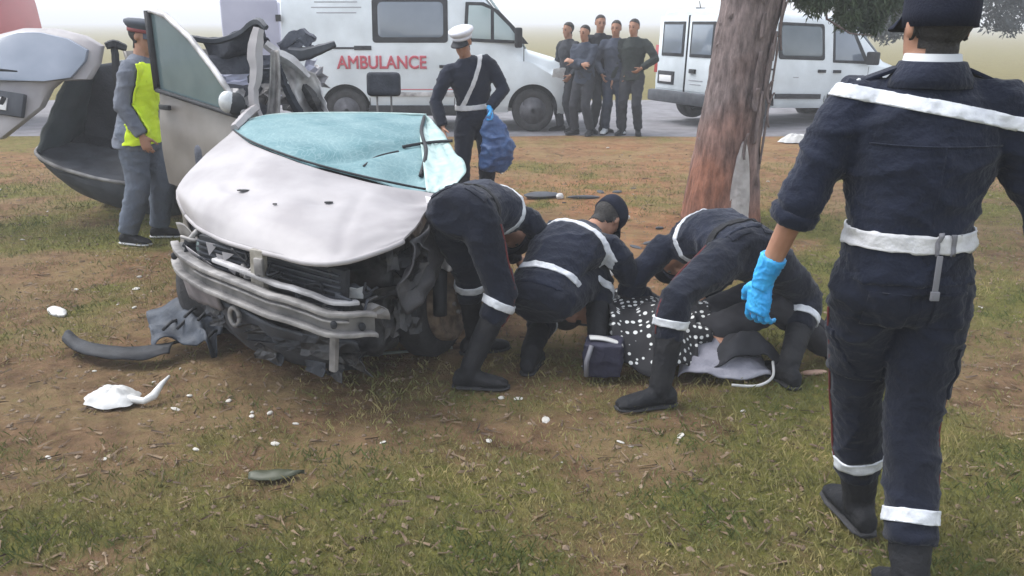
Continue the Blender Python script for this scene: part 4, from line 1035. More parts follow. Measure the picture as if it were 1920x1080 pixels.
# bent lamp bracket and broken lamp at the left end
mb = MB(WO); mb.grid(lambda u, v: V((-1.68+.24*u, 4.34-.24*u-.04*v, .67-.05*u+.07*v+.02*math.sin(u*6))), 12, 4, .012, (0, .4, -.5)); mb.build('lamp_bracket', M['steel'], wk_, smooth=True)
mb = MB(WO); mb.grid(lambda u, v: V((-1.60+.20*u, 4.20-.20*u-.03*v, .60-.02*u+.06*v*(1-u*.5))), 10, 4, .014, (0, .4, -.5)); mb.build('torn_bracket', M['paint'], wk_, smooth=True)
mb = MB(WO); mb.ball((-1.45, 4.12, .655), (.075, .05, .07), 12, 8); mb.build('broken_headlight', mat('greenish_lamp_housing', (.03, .055, .06), (.06, .10, .10), .3), wk_, smooth=True)
def crumple(c, sx, sz, yaw, tilt, nm, m, amp=.35, n=6, par=None, seed=0):
    """a small torn plate with sharp creases"""
    rnd = random.Random(seed); rot = Matrix.Rotation(yaw, 3, 'Z') @ Matrix.Rotation(tilt, 3, 'X'); mb = MB(WO)
    J = [[rnd.uniform(-1, 1) for a in range(n+1)] for b in range(n+1)]
    def f(u, v):
        a = J[int(round(u*n))][int(round(v*n))]; b = J[int(round(v*n))][int(round(u*n))]
        return V(c)+rot @ V(((u-.5)*sx*(1+.25*b)+.04*sx*a, a*amp*min(sx, sz)*.5, (v-.5)*sz*(1+.25*a)))
    mb.grid(f, n, n, .004, rot @ V((0, 1, 0))); return mb.build(nm, m, par or wk_)
DM = mat('dull_dark_panel', (.03, .03, .034), (.085, .082, .086), .6, metal=.2, scale=6, bump=.2)
hl_ = crumple((-.70, 3.78, .535), .15, .10, RZ+.2, .3, 'broken_headlight', M['grey_plastic'], .3, 4, None, 1)
crumple((-.70, 3.755, .54), .085, .06, RZ+.2, .3, 'lens_shard', M['lamp_clear'], .25, 3, hl_, 2)
crumple((-.61, 3.74, .455), .11, .07, RZ+.3, .2, 'fog_lamp', M['steel'], .3, 3, None, 3)
rnd = random.Random(5)
for k in range(30):
    if k < 20: c = (rnd.uniform(-.66, -.40), rnd.uniform(3.88, 4.14), rnd.uniform(.30, .68))
    else: c = (rnd.uniform(-1.62, -1.40), rnd.uniform(4.16, 4.30), rnd.uniform(.50, .68))
    crumple(c, rnd.uniform(.05, .14), rnd.uniform(.05, .14), rnd.uniform(-.9, .6), rnd.uniform(-.5, .5), 'torn_plate', rnd.choice((M['dark_metal'], M['dark_metal'], M['black_plastic'], M['black_plastic'], M['grey_plastic'], M['dark_metal'])), .3, 3, None, k+10)
for k in range(7): crumple((-1.55+.13*k, 4.20-.075*k, .67-.008*k), rnd.uniform(.05, .1), rnd.uniform(.03, .07), rnd.uniform(-.8, .3), rnd.uniform(-.6, .4), 'torn_plate', rnd.choice((M['grey_plastic'], M['dark_metal'], M['paint_dirty'])), .5, 3, None, k+60)
for k in range(14): crumple((rnd.uniform(-1.95, -1.3), rnd.uniform(6.05, 6.4), rnd.uniform(1.05, 1.55)), rnd.uniform(.08, .26), rnd.uniform(.06, .2), rnd.uniform(-1, 1), rnd.uniform(-.6, .6), 'torn_plate', rnd.choice((M['seat'], M['grey_plastic'], M['paint_dirty'], M['van_blue'], M['steel'])), .5, 4, None, k+90)
for k in range(16):                                                      # torn strips, clips and hoses in the nose
    t = random.random(); p = curve(BEAM, .1+.85*t)+V((.03, .10, random.uniform(.03, .16)))
    mb = MB(WO); q = p+V((random.uniform(-.08, .08), random.uniform(-.06, .02), random.uniform(-.08, .06))); r_ = q+V((random.uniform(-.08, .08), .02, random.uniform(-.06, .06)))
    mb.tube([curve([p, q, r_], j/8) for j in range(9)], random.choice((.006, .009, .014)), 6); mb.build('hose', random.choice((M['black_plastic'], M['dark_metal'], M['steel'], M['grey_plastic'])), wk_, smooth=True)
for k, (x, y, z) in enumerate(((-1.36, 3.98, .64), (-1.30, 3.95, .60), (-1.42, 4.02, .69), (-1.33, 3.96, .66))):
    mb = MB(WO); a = random.uniform(0, 3); mb.prism([(x+.04*math.cos(a+j*2.1)*random.uniform(.4, 1), y-.01*j, z+.04*math.sin(a+j*2.1)*random.uniform(.4, 1)) for j in range(3)], (.004, -.008, 0)); mb.build('shard', M['paint'], wk_)
# undertray, lower valance, tow eye
def tray(u, v):
    p = curve([(-1.60, 4.28, .44), (-1.36, 4.02, .40), (-1.0, 3.82, .33), (-.70, 3.74, .31)], u)
    q = curve([(-1.50, 4.36, .16), (-1.30, 4.18, .10), (-.98, 4.08, .05), (-.72, 4.02, .06)], u)
    r_ = p*(1-v)+q*v; r_.y -= .03*math.sin(math.pi*v)+.02*nz3((u*1.5, v, 4), 6)+.012*math.sin(u*26); r_.z += .012*nz3((u, v, 9), 7); return r_
mb = MB(WO); mb.grid(tray, 24, 10, .015, (.2, .9, 0)); mb.build('undertray', M['grey_plastic'], wk_, smooth=True)
for k in range(16):
    u_, v_ = rnd.random(), rnd.uniform(.1, .95); crumple(V(tray(u_, v_))+V((0, -.02, 0)), rnd.uniform(.08, .22), rnd.uniform(.05, .13), RZ+rnd.uniform(-.5, .4), rnd.uniform(-.6, .3), 'torn_plate', rnd.choice((M['black_plastic'], M['dark_metal'], M['grey_plastic'])), .28, 4, None, k+200)
def val(u, v):
    p = curve([(-1.67, 4.26, .50), (-1.56, 4.12, .49), (-1.42, 4.00, .47)], u); return p+V((.02*v, .03*v, -.15*v*(1-.3*u)))+V((0, 0, .01*nz3((u, v, 2), 8)))
mb = MB(WO); mb.grid(val, 12, 6, .02, (.4, .8, 0)); mb.build('torn_valance', mat('dusty_mauve_plastic', (.12, .11, .12), (.22, .20, .21), .6, scale=10), wk_, smooth=True)
mb = MB(WO); mb.tube([V((-1.33, 4.0, .345))+V((.035*math.cos(a)*.8, -.035*math.cos(a)*.5, .045*math.sin(a))) for a in [k*math.pi/8 for k in range(17)]], .012, 8); mb.build('tow_eye', M['steel'], wk_, smooth=True)
slab((-.79, 3.66, .30), (.035, .03, .20), RZ, 'hanging_bracket', M['steel'], ry=.1)
# right front corner: crumpled wing, liner, strut, wheel
def wing(u, v):
    p = curve([(-.46, 3.90, .74), (-.40, 4.15, .78), (-.36, 4.45, .84)], u); q = curve([(-.50, 3.86, .40), (-.40, 4.10, .44), (-.33, 4.42, .42)], u)
    r_ = p*(1-v)+q*v; r_.x += .05*math.sin(v*7+u*5)*.6+.03*nz3((u, v, 3), 6); r_.y -= .04*math.sin(math.pi*v); return r_
mb = MB(WO); mb.grid(wing, 26, 18, .01, (-1, .2, 0)); mb.build('crumpled_wing', DM, wk_, smooth=True)
def scrap(u, v):
    p = curve([(-.385, 4.36, .86), (-.365, 4.30, .74), (-.345, 4.22, .62), (-.33, 4.2, .52)], v); p.x += (u-.5)*(.10-.03*v); p.y -= .03*math.sin(u*5+v*4); return p
mb = MB(WO); mb.grid(scrap, 8, 20, .008, (0, 1, 0)); mb.build('torn_wing_strip', M['paint_dirty'], wk_, smooth=True)
mb = MB(WO); mb.tube([V((-.36, 4.42, .30))+V((0.0, .24*math.cos(a), .27*math.sin(a))) for a in [R(-10+k*12) for k in range(17)]], .035, 8); mb.build('wheel_arch_liner', M['black_plastic'], wk_, smooth=True)
hb = MB(WO); n = 28; cx = V((-.335, 4.40, .30)); axl = V((.92, -.38, .05)).normalized(); e1 = axl.cross(V((0, 0, 1))).normalized(); e2 = axl.cross(e1)
def disc(mb, r, a): return [cx+axl*a+e1*(r*math.cos(2*math.pi*k/n))+e2*(r*math.sin(2*math.pi*k/n)) for k in range(n)]
hb.rings([disc(hb, r, a) for r, a in ((.205, -.05), (.215, 0), (.21, .035), (.18, .045), (.165, .02), (.08, .025), (.075, .055), (.03, .06))]); hub = hb.build('hub', M['rust'], wk_, smooth=True)
hb = MB(WO); hb.rings([disc(hb, r, a) for r, a in ((.20, -.19), (.28, -.185), (.305, -.15), (.305, -.06), (.28, -.02), (.22, -.015))]); hb.build('flat_tyre', M['rubber'], wk_, smooth=True)
for k in range(5): mb = MB(WO); a = k*2*math.pi/5; q = cx+axl*.05+e1*.055*math.cos(a)+e2*.055*math.sin(a); mb.tube([q, q+axl*.022], .011, 6); mb.build('wheel_bolt', M['steel'], hub)
mb = MB(WO); mb.tube([(-.42, 4.30, .62), (-.40, 4.32, .50), (-.38, 4.36, .38)], [.035, .05, .04], 10); mb.build('strut', M['dark_metal'], wk_, smooth=True)
wl = MB(WO); n = 28; cx = V((-1.62, 4.80, .30)); wl.rings([disc(wl, r, a) for r, a in ((.20, -.10), (.29, -.10), (.31, -.05), (.31, .05), (.29, .10), (.20, .10))]); wl.build('wheel', M['rubber'], wk_, smooth=True)
def lwing(u, v):
    p = curve([(-1.68, 4.42, .74), (-1.76, 4.56, .84), (-1.73, 4.82, .95), (-1.66, 5.15, 1.06)], u); return p+V((.02*math.sin(v*5), .03*v, -.36*v*(1-.3*u)))
mb = MB(WO); mb.grid(lwing, 18, 10, .012, (1, .1, 0)); mb.build('left_wing_panel', M['beige_paint'], wk_, smooth=True)
# ---- open front door, hinged beside the bonnet
H0 = V((-1.66, 5.62, 0)); D0 = V((-2.47, 6.32, 0)); dd = (D0-H0); dl = dd.length; dd.normalize(); dn = V((dd.y, -dd.x, 0)); dn = dn if dn.y < 0 else -dn
def dp(s_, z, o_=0): return H0+dd*(s_*dl)+V((0, 0, z))+dn*o_
def dz(s_): return 1.125+.125*s_                                        # belt line
def doorskin(u, v):
    z0 = .50+.08*u; z1 = dz(u); z = z0+(z1-z0)*v
    return dp(u, z, .035*math.sin(math.pi*(.15+.8*v))+.012*nz3((u, v, 4), 4))
mb = MB(WO); mb.grid(doorskin, 20, 16, .07, -dn); dr = mb.build('door', M['beige_paint'], wk_, smooth=True); dr.data.set_sharp_from_angle(angle=R(50))
GL = [(.02, 1.13), (1.0, 1.25), (1.015, 1.76), (.96, 1.77), (.80, 1.735), (.55, 1.60), (.30, 1.40)]
mb = MB(WO); mb.prism([dp(a, b, .012) for a, b in GL], -dn*.008); mb.build('door_glass', M['glass_door'], dr)
mb = MB(WO); mb.tube([dp(a, b, .014) for a, b in [(.0, 1.12)]+GL[:1:-1]+[(1.0, 1.24)]], .020, 8); mb.build('window_frame', M['paint_dirty'], dr, smooth=True)
mb = MB(WO); mb.tube([dp(1.0, 1.24, .02), dp(1.01, 1.5, .02), dp(1.015, 1.77, .02)], .028, 8); mb.build('rear_frame', M['black_plastic'], dr, smooth=True)
mb = MB(WO); mb.tube([dp(k/8, dz(k/8)-.01, .03) for k in range(9)], .016, 8); mb.build('window_seal', M['black_plastic'], dr, smooth=True)
mb = MB(WO); mb.box(dp(.87, 1.13, .055), (.13, .03, .035), Matrix((dd, dn, V((0, 0, 1)))).transposed()); mb.build('door_handle', M['black_plastic'], dr, bevel=.01)
mb = MB(WO); mb.ball(dp(.10, 1.215, .07), (.06, .05, .07), 14, 10); mb.build('mirror_glass', M['lamp_clear'], dr, smooth=True)
mb = MB(WO); mb.ball(dp(.075, 1.20, .035), (.065, .05, .075), 14, 10); mb.build('mirror', M['black_plastic'], dr, smooth=True)
# ---- torn pillars, roof scraps and seats behind the windscreen
def bar(pts, radii, nm, m, flat=1.0, n=10):
    mb = MB(WO); k = 20; ps = [curve(pts, j/k) for j in range(k+1)]; rr = [curve([(r, 0, 0) for r in radii], j/k).x*(1+.08*nz3((j*.5, 1, 2), 1)) for j in range(k+1)]
    mb.tube([p+V((.008*nz3((j*.8, 3, 0), 1), .008*nz3((j*.8, 7, 0), 1), 0)) for j, p in enumerate(ps)], rr, 5); o_ = mb.build(nm, m, wk_, smooth=True); o_.data.set_sharp_from_angle(angle=R(35)); return o_
bar([(-1.60, 5.12, 1.11), (-1.62, 5.45, 1.15), (-1.66, 5.78, 1.16)], [.025, .03, .03], 'pillar_foot', M['paint'])
bar([(-1.64, 5.78, 1.10), (-1.68, 5.82, 1.22), (-1.655, 5.85, 1.38), (-1.66, 5.88, 1.52), (-1.63, 5.9, 1.655)], [.030, .034, .042, .052, .036], 'front_pillar', M['paint'])
mb = MB(WO); mb.grid(lambda u, v: curve([(-1.62, 5.86, 1.08), (-1.59, 5.9, 1.30), (-1.57, 5.92, 1.52)], v)+V((.09*u*(1.1-.4*v), .03*math.sin(u*5), .0)), 8, 16, .01, (0, 1, 0)); mb.build('pillar_inner', M['steel'], wk_, smooth=True)
def roofscrap(u, v):
    p = curve([(-2.22, 6.4, 1.60), (-2.0, 6.35, 1.60), (-1.78, 6.2, 1.66), (-1.66, 6.1, 1.70)], u); q = curve([(-2.10, 6.5, 1.36), (-1.95, 6.5, 1.42), (-1.78, 6.4, 1.50), (-1.66, 6.3, 1.55)], u)
    r_ = p*(1-v)+q*v; r_.y += .05*math.sin(u*9+v*3); r_.z += .03*nz3((u, v, 8), 5)+.02*math.sin(v*9); return r_
mb = MB(WO); mb.grid(roofscrap, 26, 14, .015, (0, 1, -.3)); mb.build('crumpled_roof', M['seat'], wk_, smooth=True)
bar([(-2.26, 6.3, 1.60), (-2.05, 6.3, 1.57), (-1.85, 6.2, 1.62), (-1.68, 6.05, 1.70), (-1.60, 5.98, 1.66)], [.02, .024, .022, .026, .02], 'roof_rail', M['grey_plastic'])
bar([(-1.62, 6.0, 1.56), (-1.55, 6.02, 1.50), (-1.46, 6.05, 1.44), (-1.36, 6.05, 1.34)], [.03, .034, .04, .02], 'roof_rail', M['paint_dirty'])
def sheet(u, v):
    p = curve([(-1.56, 6.05, 1.46), (-1.45, 6.08, 1.43), (-1.33, 6.1, 1.36)], u); q = curve([(-1.44, 6.1, 1.05), (-1.36, 6.15, 1.05), (-1.24, 6.15, 1.06)], u)
    r_ = p*(1-v)+q*v; r_.y += .04*math.sin(u*7+v*5); r_.x += .02*nz3((u, v, 1), 7); return r_
mb = MB(WO); mb.grid(sheet, 16, 20, .012, (0, 1, 0)); mb.build('torn_side_panel', M['paint_dirty'], wk_, smooth=True)
def flopped(u, v):
    c = curve([(-1.60, 6.2, 1.50), (-1.52, 6.22, 1.56), (-1.44, 6.25, 1.60), (-1.37, 6.25, 1.57)], u); return c+V((.02*math.sin(v*7), .02*nz3((u, v, 2), 5), (.06-.15*v)*(1-.3*u)+.03*nz3((u, v, 6), 4)))
mb = MB(WO); mb.grid(flopped, 14, 10, .05, (.1, 1, .1)); fo = mb.build('torn_roof_lining', M['seat'], wk_, smooth=True); fo.data.set_sharp_from_angle(angle=R(30))
bar([(-1.52, 6.2, 1.49), (-1.42, 6.2, 1.485), (-1.30, 6.2, 1.52), (-1.20, 6.2, 1.555)], [.05, .045, .035, .022], 'seat_belt_anchor', M['grey_plastic'])
bar([(-1.42, 6.1, 1.30), (-1.36, 6.1, 1.20), (-1.33, 6.12, 1.12), (-1.28, 6.15, 1.05)], [.02, .045, .03, .03], 'hinge_scrap', M['dark_metal'])
bar([(-1.54, 6.0, 1.40), (-1.50, 6.02, 1.25), (-1.43, 6.05, 1.08)], [.02, .028, .035], 'seat_belt', M['seat_dark'])
def cushion(c, size, nm, m, tilt=0):
    mb = MB(WO); mb.box(c, size, Matrix.Rotation(tilt, 3, 'X')); o_ = mb.build(nm, m, wk_, bevel=min(size)*.35, seg=4); return o_
cushion((-1.95, 6.45, 1.16), (.50, .16, .62), 'seat_back', M['seat'], -.25); cushion((-1.90, 6.2, .82), (.52, .5, .18), 'seat_cushion', M['seat'])
cushion((-.90, 6.30, .80), (.50, .16, .42), 'seat_back', M['seat_dark'], -.2); cushion((-.92, 6.05, .62), (.52, .5, .18), 'seat_cushion', M['seat_dark'])
hr = cushion((-.905, 6.36, 1.275), (.235, .10, .165), 'headrest', M['seat_dark'], -.15)
for dx in (-.05, .05): mb = MB(WO); mb.tube([(-.905+dx, 6.36, 1.22), (-.905+dx, 6.33, .98)], .007, 6); mb.build('headrest_post', M['steel'], hr, smooth=True)
# ---- floor pan and sill linking to the rear end
bulk([ring4((-1.70, 5.7, .18), (-.55, 5.7, .18), (-.56, 5.7, .62), (-1.66, 5.7, .66)), ring4((-2.5, 7.2, .16), (-1.3, 7.0, .16), (-1.3, 7.0, .60), (-2.5, 7.2, .66)), ring4((-3.2, 7.9, .14), (-2.1, 8.5, .14), (-2.1, 8.5, .62), (-3.2, 7.9, .62))], 'floor_pan', M['dark_metal'], amp=.03, vox=.035)
# ---- rear end with the boot gaping
def quad(pts, nm, m, th, d, nu=16, nv=12, amp=.0, par=None):
    A, Bq, Cq, Dq = [V(p) for p in pts]
    mb = MB(WO); mb.grid(lambda u, v: (A*(1-u)+Bq*u)*(1-v)+(Dq*(1-u)+Cq*u)*v+V(d)*(-amp*nz3((u*2, v*2, 0), 2.5)), nu, nv, th, d); return mb.build(nm, m, par or wk_, smooth=True)
quad([(-4.10, 8.0, .62), (-2.7, 8.0, .40), (-2.8, 8.9, .9), (-4.0, 8.9, .9)], 'boot_floor', M['lining'], .03, (0, 0, -1))
quad([(-4.05, 8.85, .60), (-2.65, 8.9, .45), (-2.75, 9.0, 1.30), (-3.90, 8.9, 1.30)], 'boot_lining', M['lining'], .03, (0, 1, 0), amp=.03)
quad([(-4.13, 7.62, .60), (-4.02, 8.85, .60), (-3.80, 8.85, 1.34), (-3.84, 7.75, 1.26)], 'quarter_panel', mat('slate_quarter_paint', (.06, .08, .09), (.11, .13, .14), .4, scale=4), .03, (1, 0, 0), amp=.04)
quad([(-3.27, 7.60, .25), (-2.68, 8.7, .3), (-2.75, 8.7, 1.45), (-3.30, 7.72, 1.46)], 'quarter_panel', M['beige_paint'], .03, (1, 0, 0), amp=.04)
bk = MB(WO); bk.prism([(-4.02, 8.25, .55), (-3.2, 8.20, .45), (-3.2, 8.20, 1.30), (-3.38, 8.22, 1.335), (-3.62, 8.25, 1.345), (-3.80, 8.27, 1.32), (-3.90, 8.28, 1.22)], (0, .12, 0)); bk.build('rear_seat_back', M['seat_dark'], wk_, bevel=.03, seg=3)
def rb(u, v):
    p = curve([(-4.14, 7.78, .66), (-4.10, 7.60, .61), (-3.92, 7.50, .53), (-3.6, 7.47, .43), (-3.25, 7.50, .36), (-2.95, 7.6, .33)], u)
    q = curve([(-4.06, 7.90, .42), (-4.02, 7.78, .38), (-3.82, 7.66, .26), (-3.5, 7.62, .14), (-3.2, 7.64, .06), (-2.95, 7.7, .05)], u)
    r_ = p*(1-v)+q*v; r_.y -= .05*math.sin(math.pi*v); r_.z += .01*nz3((u, v, 3), 6); return r_
mb = MB(WO); mb.grid(rb, 36, 12, .03, (.1, 1, 0)); rbm = mb.build('rear_bumper', M['grey_plastic'], wk_, smooth=True)
mb = MB(WO); mb.tube([rb(k/24, 0)+V((0, -.01, .0)) for k in range(25)], [.016]*25, 8); mb.build('bumper_lip', M['steel'], rbm, smooth=True)
mb = MB(WO); mb.grid(lambda u, v: rb(u*.85, 0)*(1-v)+V((-4.06+1.1*u, 8.1, .66-.16*u))*v+V((0, 0, -.012+.02*nz3((u*3, v, 1), 3))), 24, 8, .03, (0, 0, -1)); mb.build('boot_sill', M['grey_plastic'], wk_, smooth=True)
bar([(-3.32, 7.66, .40), (-3.36, 7.70, .85), (-3.38, 7.74, 1.28), (-3.40, 7.80, 1.50)], [.04, .04, .035, .03], 'rear_pillar', M['black_plastic'])
bar([(-3.45, 7.75, 1.50), (-3.39, 7.78, 1.515), (-3.30, 7.8, 1.48)], [.03, .04, .03], 'roof_corner', M['black_plastic'])
rw = MB(WO); cx = V((-3.9, 8.5, .28)); n = 26; axl = V((1, .1, 0)).normalized(); e1 = axl.cross(V((0, 0, 1))).normalized(); e2 = axl.cross(e1)
rw.rings([disc(rw, r, a) for r, a in ((.18, -.10), (.27, -.10), (.29, -.05), (.29, .05), (.27, .10), (.18, .10))]); rw.build('wheel', M['rubber'], wk_, smooth=True)
# tailgate hanging off to the left: skin, window, wiper, plate
TG = dict(bl=V((-5.35, 7.15, .74)), br=V((-4.10, 7.30, .80)), tr=V((-3.50, 7.62, 1.40)), tl=V((-4.85, 7.55, 1.55)))
tg_poly = [(-5.35, 7.12, .76), (-4.62, 7.12, .765), (-4.13, 7.18, .785), (-3.86, 7.35, 1.02), (-3.80, 7.42, 1.16), (-3.72, 7.44, 1.225), (-3.52, 7.52, 1.235), (-3.46, 7.60, 1.36), (-3.45, 7.68, 1.50), (-3.60, 7.72, 1.58), (-3.85, 7.74, 1.64), (-4.10, 7.74, 1.645), (-4.40, 7.70, 1.57), (-4.75, 7.62, 1.46), (-5.1, 7.5, 1.35), (-5.5, 7.4, 1.25)]
mb = MB(WO)
cen = V((-4.35, 7.42, 1.20)); rings_ = []
for k, (sc_, off) in enumerate(((1, 0), (.985, -.03), (.9, -.055), (.6, -.075), (.3, -.085))):
    rings_.append([cen+(V(p)-cen)*sc_+V((0, off, off*-.2)) for p in tg_poly])
back = [V(p)+V((0, .05, 0)) for p in tg_poly]
mb.rings([back]+rings_); tg = mb.build('tailgate', M['paint'], wk_, smooth=True); tg.data.set_sharp_from_angle(angle=R(45))
win = [(-5.05, 7.36, 1.315), (-4.60, 7.33, 1.262), (-4.2, 7.33, 1.235), (-3.80, 7.38, 1.222), (-3.62, 7.46, 1.245), (-3.53, 7.55, 1.37), (-3.52, 7.60, 1.46), (-3.68, 7.62, 1.55), (-3.90, 7.62, 1.60), (-4.08, 7.62, 1.605), (-4.36, 7.57, 1.53), (-4.70, 7.49, 1.42)]
mb = MB(WO); mb.prism([V(p)+V((0, -.055, .012)) for p in win], (0, .05, 0)); gw = mb.build('rear_window', mat('rear_window_glass', (.16, .19, .24), (.24, .27, .33), .1, scale=2, spec=.8), tg, bevel=.008)
mb = MB(WO); mb.tube([(-4.30, 7.26, 1.355), (-4.15, 7.26, 1.33), (-3.98, 7.28, 1.315)], [.022, .014, .006], 6); mb.build('wiper', M['black_plastic'], gw, smooth=True)
pr_ = MB(WO); pc = V((-4.15, 7.235, 1.075)); pr_.box(pc, (.42, .06, .19), Matrix.Rotation(.15, 3, 'Y') @ Matrix.Rotation(-.25, 3, 'X')); prc = pr_.build('plate_recess', M['grey_plastic'], tg, bevel=.01)
mb = MB(WO); mb.box(pc+V((-.03, -.036, .005)), (.24, .015, .10), Matrix.Rotation(.15, 3, 'Y') @ Matrix.Rotation(-.25, 3, 'X')); mb.build('number_plate', M['plate'], prc, bevel=.003)
mb = MB(WO); mb.box(pc+V((.06, -.040, .012)), (.035, .012, .075), Matrix.Rotation(.55, 3, 'Y')); mb.build('plate_mark', M['black_plastic'], prc)

# ================================================================== things on the ground
def litter(name, label, cat, loc, shape, m, group=None, **k):
    mb = MB(loc); shape(mb, V(loc)); o_ = mb.build(name, m, None, loc, **k); tag(o_, label, cat, group); return o_
# long dark plastic trim with a crumpled end
tl = empty('bumper_trim', (-1.95, 4.35, 0)); tag(tl, 'long curved dark plastic trim torn off the car, lying left of the bumper', 'car part')
mb = MB((-1.95, 4.35, 0))
def trim(u, v):
    c = curve([(-2.42, 4.50, .05), (-2.30, 4.40, .03), (-2.10, 4.30, .03), (-1.90, 4.30, .03), (-1.78, 4.36, .04)], u); a = (v-.5)*2.6; w_ = .055+.03*u
    return c+V((.0, -math.sin(a)*w_, .045*math.cos(a)+.010*nz3((u, v, 0), 6)))
mb.grid(trim, 28, 10, .006, (0, 0, -1)); mb.build('channel', M['black_plastic'], tl, smooth=True)
def crump(u, v):
    c = curve([(-1.88, 4.32, .06), (-1.76, 4.36, .10), (-1.65, 4.33, .10), (-1.56, 4.26, .03)], u); d = V((-.16*(1-u), .34, .10))*(v*(1-.35*u))
    return c+d+V((.03*nz3((u, v, 2), 4), .02*nz3((u, v, 5), 5), .06*nz3((u, v, 7), 4)+.03*math.sin(u*9+v*6)))
mb = MB((-1.95, 4.35, 0)); mb.grid(crump, 22, 16, .008, (0, 0, -1)); mb.build('crumpled_end', mat('blue_grey_plastic', (.020, .027, .040), (.045, .056, .075), .65, scale=12, bump=.2), tl, smooth=True)
for k in range(5):
    mb = MB((-1.95, 4.35, 0)); p = V(crump(.2+.15*k, .4)); mb.tube([p+V((0, -.05, .03)), p+V((.02, .02, .05)), p+V((.03, .09, .04))], .009, 6); mb.build('rib', M['black_plastic'], tl, smooth=True)
def rag(cx, sx, sy_, hgt, tail=None, seed=0):
    def f(mb, L0):
        def s_(u, v):
            a = 2*math.pi*u; r = v**.7; rr = 1+.28*nz3((math.cos(a)*1.4, math.sin(a)*1.4, seed), 1.3)
            z = hgt*(1-v**2)*(1+.5*nz3((math.cos(a)*r*2, math.sin(a)*r*2, seed+2), 1.6))+.012*abs(nz3((math.cos(a)*r*6, math.sin(a)*r*6, seed), 1.5))
            return L0+V((math.cos(a)*sx*r*rr, math.sin(a)*sy_*r*rr, max(z, .003)))
        mb.grid(s_, 36, 12)
        if tail: mb.tube([L0+V(p) for p in tail], [.02, .016, .020, .012, .006], 8)
    return f
litter('crumpled_cloth', 'crumpled white plastic sheet with a twisted tail, left foreground', 'cloth', (-1.87, 3.79, 0), rag(0, .135, .10, .055, [(.08, -.02, .02), (.16, -.03, .012), (.20, -.01, .03), (.215, .06, .06), (.23, .12, .075)], 1), M['white_rag'], smooth=True)
def chunk(sx, sy_, sz, rz, seed):
    def f(mb, L0):
        rs = []; n = 10; m_ = Matrix.Rotation(rz, 3, 'Z')
        for z, k in ((0, .9), (.5, 1), (.9, .7), (1, .3)):
            rs.append([L0+m_ @ V((math.cos(2*math.pi*j/n)*sx*k*(1+.3*nz3((j, z, seed), .9)), math.sin(2*math.pi*j/n)*sy_*k*(1+.3*nz3((z, j, seed), .9)), z*sz)) for j in range(n)])
        mb.rings(rs)
    return f
litter('plastic_fragment', 'oblong white plastic piece lying on the bare earth left of the wreck', 'debris', (-2.76, 5.07, 0), chunk(.115, .045, .035, -.75, 1), M['white_rag'], bevel=.006)
litter('plastic_fragment', 'white broken plastic piece beside the legs of the walking rescuer', 'debris', (1.72, 4.36, 0), chunk(.06, .045, .06, .4, 4), M['white_rag'], bevel=.006)
litter('torn_sheet', 'pale torn sheet lying by the tree near the road edge', 'debris', (4.18, 13.0, 0), rag(0, .26, .12, .10, None, 7), M['white_rag'], smooth=True)
litter('splinter', 'pinkish splinter of wood on the grass beside the stooping rescuer', 'debris', (1.52, 4.12, 0), chunk(.075, .018, .02, .15, 9), M['plank'], bevel=.003)
def pole(mb, L0): mb.tube([(-1.10, 4.24, .018), (-.75, 4.33, .022), (-.32, 4.44, .020)], [.008, .009, .008], 8)
litter('thin_rod', 'thin grey green rod lying across the ground below the wreck', 'rod', (-.7, 4.33, 0), pole, mat('grey_green_rod', (.12, .14, .12), (.2, .22, .19), .5), smooth=True)
def flatleaf(mb, L0):
    mb.grid(lambda u, v: L0+V((-.10+.21*u, (v-.5)*.085*math.sin(math.pi*min(u+.12, 1))**.6+.02*u, .012+.014*math.sin(math.pi*v)*1+.006*nz3((u, v, 1), 5))), 14, 6, .004, (0, 0, -1))
litter('plastic_shard', 'flat dark pointed shard in the grass of the left foreground', 'debris', (-.92, 3.06, 0), flatleaf, mat('olive_dark_plastic', (.035, .04, .02), (.06, .065, .035), .5), smooth=True)
litter('dark_plate', 'flat dark piece of car trim on the ground between the officer and the tree', 'car part', (.30, 8.78, 0), chunk(.19, .10, .05, .1, 3), M['grey_plastic'], bevel=.01)
litter('dark_plate', 'small dark fragment of trim just right of the flat dark trim', 'car part', (.72, 8.72, 0), chunk(.16, .035, .03, .05, 5), M['grey_plastic'], bevel=.006)
litter('plastic_fragment', 'white lump among the dark trim pieces before the tree', 'debris', (.48, 8.72, 0), chunk(.05, .035, .05, 1, 6), M['white_rag'], bevel=.005)
litter('plastic_fragment', 'white scrap on the earth right of the crouching rescuer, level with the elbow', 'debris', (.66, 5.9, 0), chunk(.055, .035, .05, .3, 8), M['white_rag'], bevel=.005)
litter('plastic_fragment', 'white flake on the ground behind the cap of the crouching rescuer', 'debris', (1.0, 7.75, 0), chunk(.075, .03, .04, .2, 2), M['white_rag'], bevel=.005)
rd = random.Random(3)
dk_frag = []
for k in range(4):
    mb = MB(); chunk(rd.uniform(.05, .10), rd.uniform(.02, .04), rd.uniform(.015, .03), 0, k*2.7+.4)(mb, V((0, 0, 0))); dk_frag.append(mb.mesh('trim_splinter')); dk_frag[-1].materials.append(M['grey_plastic'])
for k in range(14):
    x, y = rd.uniform(.1, 1.5), rd.uniform(5.6, 9.4)
    o_ = bpy.data.objects.new('trim_splinter', dk_frag[k % 4]); C.objects.link(o_); o_.location = (x, y, height_at(x, y)); o_.rotation_euler = (rd.uniform(-.2, .2), rd.uniform(-.2, .2), rd.uniform(0, 6.3)); o_.scale = (rd.uniform(.5, 1),)*3
    tag(o_, 'small dark splinter of car trim on the earth before the tree', 'debris', 'dark splinters of trim before the tree')
